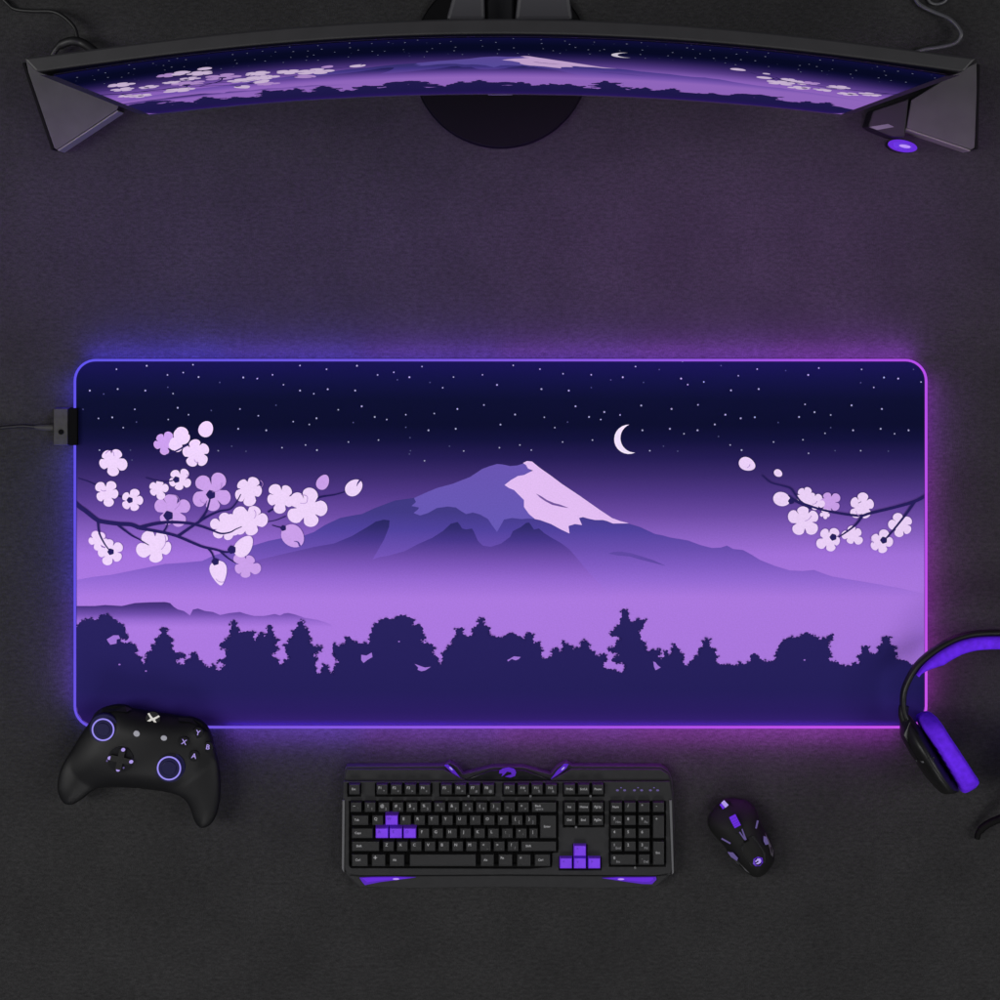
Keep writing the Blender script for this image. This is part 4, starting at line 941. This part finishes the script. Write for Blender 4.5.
def ring_on(px, py, r, nm='thumb_stick'):
    p = pg.on(px, py, .0); mb = MB()
    mb.disc((p.x, p.y), r + .0040, p.z - .006, p.z + .0006, M['ring_well_halo'], 40, r1=r + .0036)  # widened navy disc: the ring's blue halo put into the colour
    mb.disc((p.x, p.y), r - .0008, p.z + .0009, p.z + .0040, M['ring_well_halo'], 40, r1=r - .0015)
    mb.disc((p.x, p.y), r * .66, p.z + .0041, p.z + .0046, M['ring_well_halo'], 32, r1=r * .6)
    o = mb.build(nm, gc)
    mb = MB(); mb.torus((p.x, p.y, p.z + .0040), r, .00075, M['ring_glow'], 48); mb.build('light_ring', o)
ring_on(104, 728.5, .0103); ring_on(169.8, 767, .0110)
def disc_on(name, px, py, r, mat_, lift=.0006, sx=1, rot=0, n=20, parent=None, deep=.003):
    p = pg.on(px, py, lift); mb = MB(); mb.disc((p.x, p.y), r, p.z - deep, p.z, mat_, n, sx=sx, rot=rot); return mb.build(name, parent or gc, bevel=0)
dp = disc_on('direction_pad', 120.5, 759.5, .0125, M['gloss_black'], .0016, n=36)
th = -.22; c, s_ = math.cos(th), math.sin(th); p = pg.on(120.5, 759.5, .0030); mb = MB()
for hw, hh in ((.0029, .0098), (.0098, .0029)):
    q = [(-hw, -hh), (hw, -hh), (hw, hh), (-hw, hh)]; q = [(p.x + a * c - b * s_, p.y + a * s_ + b * c) for a, b in q]
    mb.prism([(a, b, p.z - .002) for a, b in q], [(a, b, p.z + (.0012 if hw < hh else .00135)) for a, b in q], M['black_plastic'])
mb.build('cross', dp)
for x, y in ((123, 750), (109.5, 758.3), (131, 762), (118, 770)): disc_on('pad_light', x, y, .0016, M['lilac_glow'], .0048, sx=1.2, n=10, parent=dp, deep=.0014)
for x, y in ((107, 761), (123.5, 768)): disc_on('pad_light', x, y, .0009, M['lilac_dim'], .0030, n=8, parent=dp)
disc_on('view_button', 136.5, 733.8, .0027, M['icon_grey'], .0008, sx=1.15, rot=-.5)
disc_on('menu_button', 163.8, 738.2, .0024, M['icon_grey'], .0008, sx=1.25, rot=-.2)
# round guide button with a crossed mark
gb = disc_on('guide_button', 152.8, 719, .0070, M['matte_black'], .0022, n=32)
mb = MB(); rot = -.24; base = pg.on(152.8, 719, .0030)
for sgn in (1, -1):
    for sd in (1, -1):
        pts = [(0, .0010), (sd * .0028, .0032), (sd * .0046, .0050), (sd * .0062, .0040), (sd * .0040, .0018), (sd * .0018, -.0004), (0, -.0012)]
        if sgn < 0: pts = [(x * .98, -y * 1.12) for x, y in pts][::-1]
        zz = base.z + (.0001 if sd > 0 else 0) + (.0002 if sgn > 0 else 0)
        mb.add([(base.x + x * math.cos(rot) - y * math.sin(rot), base.y + x * math.sin(rot) + y * math.cos(rot), zz) for x, y in pts], [list(range(7))], M['icon_white'])
mb.build('crossed_mark', gb)
for t, x, y in (('Y', 198, 733), ('X', 184, 742.3), ('B', 207.8, 747.3), ('A', 194, 756.2)):
    bt = disc_on('face_button', x, y, .0052, M['gloss_black'], .0022, n=28)
    p = pg.on(x, y, .0026); mb = MB(); text(mb, t, (p.x, p.y, p.z), .0070, M['lilac_glow'], -.2); mb.build('letter', bt)
# bumpers at the back edge
for pts in ([(94, 714), (103, 708.5), (115, 705.8), (125, 706.2), (132, 709), (127, 712), (115, 711), (104, 714), (97, 719)], [(178, 717.5), (192, 718.4), (202, 723.5), (208, 732), (204, 731), (198, 725.5), (190, 722), (179, 721)]):
    stick_on('bumper', gc, pg, pts, M['gloss_black'], .0005, .0012)

# ------------------------------------------------------------------ headset lying on its side
hs = thing('headset', 'black headset with purple cushions lying over the lower right corner of the mat', 'headset', (W(940, 720).x, W(940, 720).y, 0))
ZC = .040; MX = 998.0
half = [(907, 720), (903.8, 711), (903.2, 698), (904.8, 689), (908, 681), (912.8, 672), (920, 662.5), (931, 653), (943, 645), (956, 638.5), (970, 634.5), (983, 633)]
arc = half + [(MX, 632.6)] + [(2 * MX - x, y) for x, y in half[::-1]]
def ribbon(pts, z0, z1, w, mat_, name, parent, off=0.0, taper=None):
    P_ = [W(p[0], p[1], (z0 + z1) / 2) for p in spline(pts, 5)]; n = len(P_); rows = []
    for i, p in enumerate(P_):
        a = P_[max(0, i - 1)]; b = P_[min(n - 1, i + 1)]; t = (b - a); t.z = 0; t.normalize(); nn = Vector((t.y, -t.x, 0))
        ww = w * (taper(i / (n - 1)) if taper else 1)
        q0 = p + nn * off; q1 = p + nn * (off + ww); bz = min(.0025, ww * .35)
        rows.append([Vector((q0.x, q0.y, z0 + bz)), (q0 + nn * bz) * 1, q1 - nn * bz, q1, q1, q1 - nn * bz, q0 + nn * bz, q0])
        zz = [z0 + bz, z0, z0, z0 + bz, z1 - bz, z1, z1, z1 - bz]
        rows[-1] = [Vector((r.x, r.y, h)) for r, h in zip(rows[-1], zz)]
    vs = [v for r in rows for v in r]; fs = []
    for i in range(n - 1):
        for j in range(8): fs.append([i * 8 + j, i * 8 + (j + 1) % 8, (i + 1) * 8 + (j + 1) % 8, (i + 1) * 8 + j])
    fs += [list(range(8)), [(n - 1) * 8 + j for j in range(8)][::-1]]
    mb = MB(); mb.add(vs, fs, mat_, True); return mb.build(name, parent)
ribbon(arc, .037, .047, .0050, M['headset_black'], 'headband', hs, off=-.0026)
padarc = half[5:] + [(MX, 632.6)] + [(2 * MX - x, y) for x, y in half[5:][::-1]]
ribbon(padarc, .033, .051, .0115, M['cushion'], 'band_cushion', hs, off=.0032, taper=lambda t: max(.16, min(1, math.sin(PI * t) * 2.1)) )
def cup(mirror):
    def mx(pts): return [((2 * MX - x) if mirror else x, y) for x, y in pts]
    housing = [(906, 712), (902, 716), (900.5, 724), (902, 738), (907, 748), (915, 761), (925, 776), (937, 789.5), (945, 791.5), (953, 790.5), (957, 786), (940, 760), (924, 733), (914, 720)]
    padp = [(919.5, 720), (925, 716), (932, 715), (937.5, 718), (945, 730), (958.6, 750.6), (970, 768), (975.5, 776), (974.5, 783), (969, 789), (962, 791), (957.5, 787), (940, 759.5), (926, 736), (920.5, 727)]
    ctr = W(*mx([(941, 752)])[0], ZC); d = Vector((.488, -.873, 0))
    if mirror: d.x = -d.x
    def hh(L, x, y):
        s = ((x - ctr.x) * d.x + (y - ctr.y) * d.y) / L
        return math.sqrt(max(.05, 1 - s * s))
    ph = Pillow(mx(housing), ZC, lambda x, y: ZC + .037 * hh(.047, x, y), lambda x, y: ZC - .037 * hh(.047, x, y), .012, .003)
    mb = MB(); ph.into(mb, M['headset_black']); h = mb.build('ear_cup', hs)
    pp = Pillow(mx(padp), ZC, lambda x, y: ZC + .0385 * hh(.0445, x, y), lambda x, y: ZC - .0385 * hh(.0445, x, y), .0042, .0022)
    mb = MB(); pp.into(mb, M['cushion']); mb.build('ear_cushion', h)
    if not mirror:
        stick_on('hinge_plate', h, ph, [(905, 722), (910, 722), (917, 732), (931, 756), (928, 759), (918, 760), (909, 746), (904, 735)], M['gloss_black'], .0004, .0006)
        stick_on('seam_trim', h, ph, [(915.5, 760), (922, 761.2), (932, 760), (933.5, 757), (934.5, 758), (933, 761.5), (923, 763), (916.5, 762)], M['edge_light'], .0006, .0006)
    # yoke joining cup to band
    mb = MB(); mb.tube(spline([W(*mx([(904, 706)])[0], ZC), W(*mx([(903.5, 716)])[0], ZC), W(*mx([(907, 726)])[0], ZC)], 4), .0050, M['headset_black']); mb.build('yoke', h)
cup(False); cup(True)
mb = MB(); mb.tube(spline([W(977, 838, .006), W(979, 832, .008), W(985, 826, .010), W(993, 821.5, .012), W(1003, 817, .014), W(1016, 806, .02), W(1034, 786, .03)], 6), [.0030] * 8 + [.0037] * 29, M['deep_black'], k=12)
mb.build('microphone', hs)

# ------------------------------------------------------------------ light
w = bpy.data.worlds.new('World'); S.world = w; w.use_nodes = True
bg = w.node_tree.nodes['Background']; bg.inputs[0].default_value = (.8, .82, 1, 1); bg.inputs[1].default_value = .13
def area(name, loc, sx, sy, power, col=(1, 1, 1), target=None, spread=180):
    l = bpy.data.lights.new(name, 'AREA'); l.shape = 'RECTANGLE'; l.size = sx; l.size_y = sy; l.energy = power; l.color = col; l.spread = math.radians(spread)
    o = bpy.data.objects.new(name, l); COL.objects.link(o); o.location = loc
    if target is not None: o.rotation_euler = (Vector(target) - Vector(loc)).to_track_quat('-Z', 'Y').to_euler()
    return o
for sx in (-1, 1):
    area('side_softbox', (sx * 2.45, .15, 2.6), 1.3, 1.8, 80 if sx < 0 else 50, (1, .99, .97), (sx * .1, .05, 0))
area('front_softbox', (0, -2.75, 2.4), 2.0, 1.0, 39, (1, .99, .98), (0, 0, 0))
area('screen_wash_fill', (-.27, .262, .52), .58, .06, .54, (.47, .15, 1.0), (-.27, .262, 0), spread=46)  # added overhead lamps, boosting the purple screen glow on the desk
area('screen_wash_fill', (.24, .262, .52), .46, .06, .60, (.62, .19, 1.0), (.24, .262, 0), spread=46)
def glow(p0, p1, out, col, power, h=.013, dip=.30):
    """the light the strip throws sideways over the desk: a slim lamp along one side of the mat, facing out and down"""
    a, b = Vector(p0), Vector(p1); c = (a + b) / 2; L = (b - a).length
    l = bpy.data.lights.new('strip_glow_fill', 'AREA'); l.shape = 'RECTANGLE'; l.size = L; l.size_y = h; l.energy = power * L; l.color = col
    o = bpy.data.objects.new('strip_glow_fill', l); COL.objects.link(o); o.location = (c.x, c.y, .006 + h / 2)
    o.rotation_euler = Vector((out[0], out[1], -dip)).to_track_quat('-Z', 'Y').to_euler()
gz = .01
for i in range(6):
    t = (i + .5) / 6; c = [(.10, .05, 1), (.15, .055, .95), (.22, .055, .9), (.28, .055, .85), (.33, .05, .85), (.38, .05, .85)][i]
    x0 = 84 + i * (916 - 84) / 6; x1 = x0 + (916 - 84) / 6
    glow(W(x0, 357, gz), W(x1, 357, gz), (0, 1), c, 1.25)
    xb0, xb1 = max(x0, 226), min(x1, 898)
    if xb1 > xb0: glow(W(xb0, 735.5, gz), W(xb1, 735.5, gz), (0, -1), (min(.5, c[0] * 1.5), c[1], c[2] * .9), .85, dip=1.8)
for i in range(3):
    y0 = 380 + i * 108
    if i == 0: glow(W(72, 380, gz), W(72, 404, gz), (-1, 0), (.10, .05, 1), .8)
    glow(W(72, max(y0, 449), gz), W(72, y0 + 108, gz), (-1, 0), [(.10, .05, 1), (.12, .05, 1), (.20, .05, .9)][i], .8)
    if i == 2: glow(W(929, 636, gz), W(929, 704, gz), (1, 0), (.60, .06, .75), .8)
    y1 = 380 + i * 84; glow(W(929, y1, gz), W(929, y1 + 84, gz), (1, 0), [(.42, .05, .85), (.5, .05, .8), (.55, .05, .75)][i], .8)

S.view_settings.view_transform = 'Standard'; S.view_settings.look = 'None'; S.view_settings.exposure = 0; S.view_settings.gamma = 1
S.cycles.use_denoising = True
try: S.cycles.denoiser = 'OPENIMAGEDENOISE'
except Exception: pass
S.cycles.max_bounces = 6; S.cycles.sample_clamp_indirect = 4
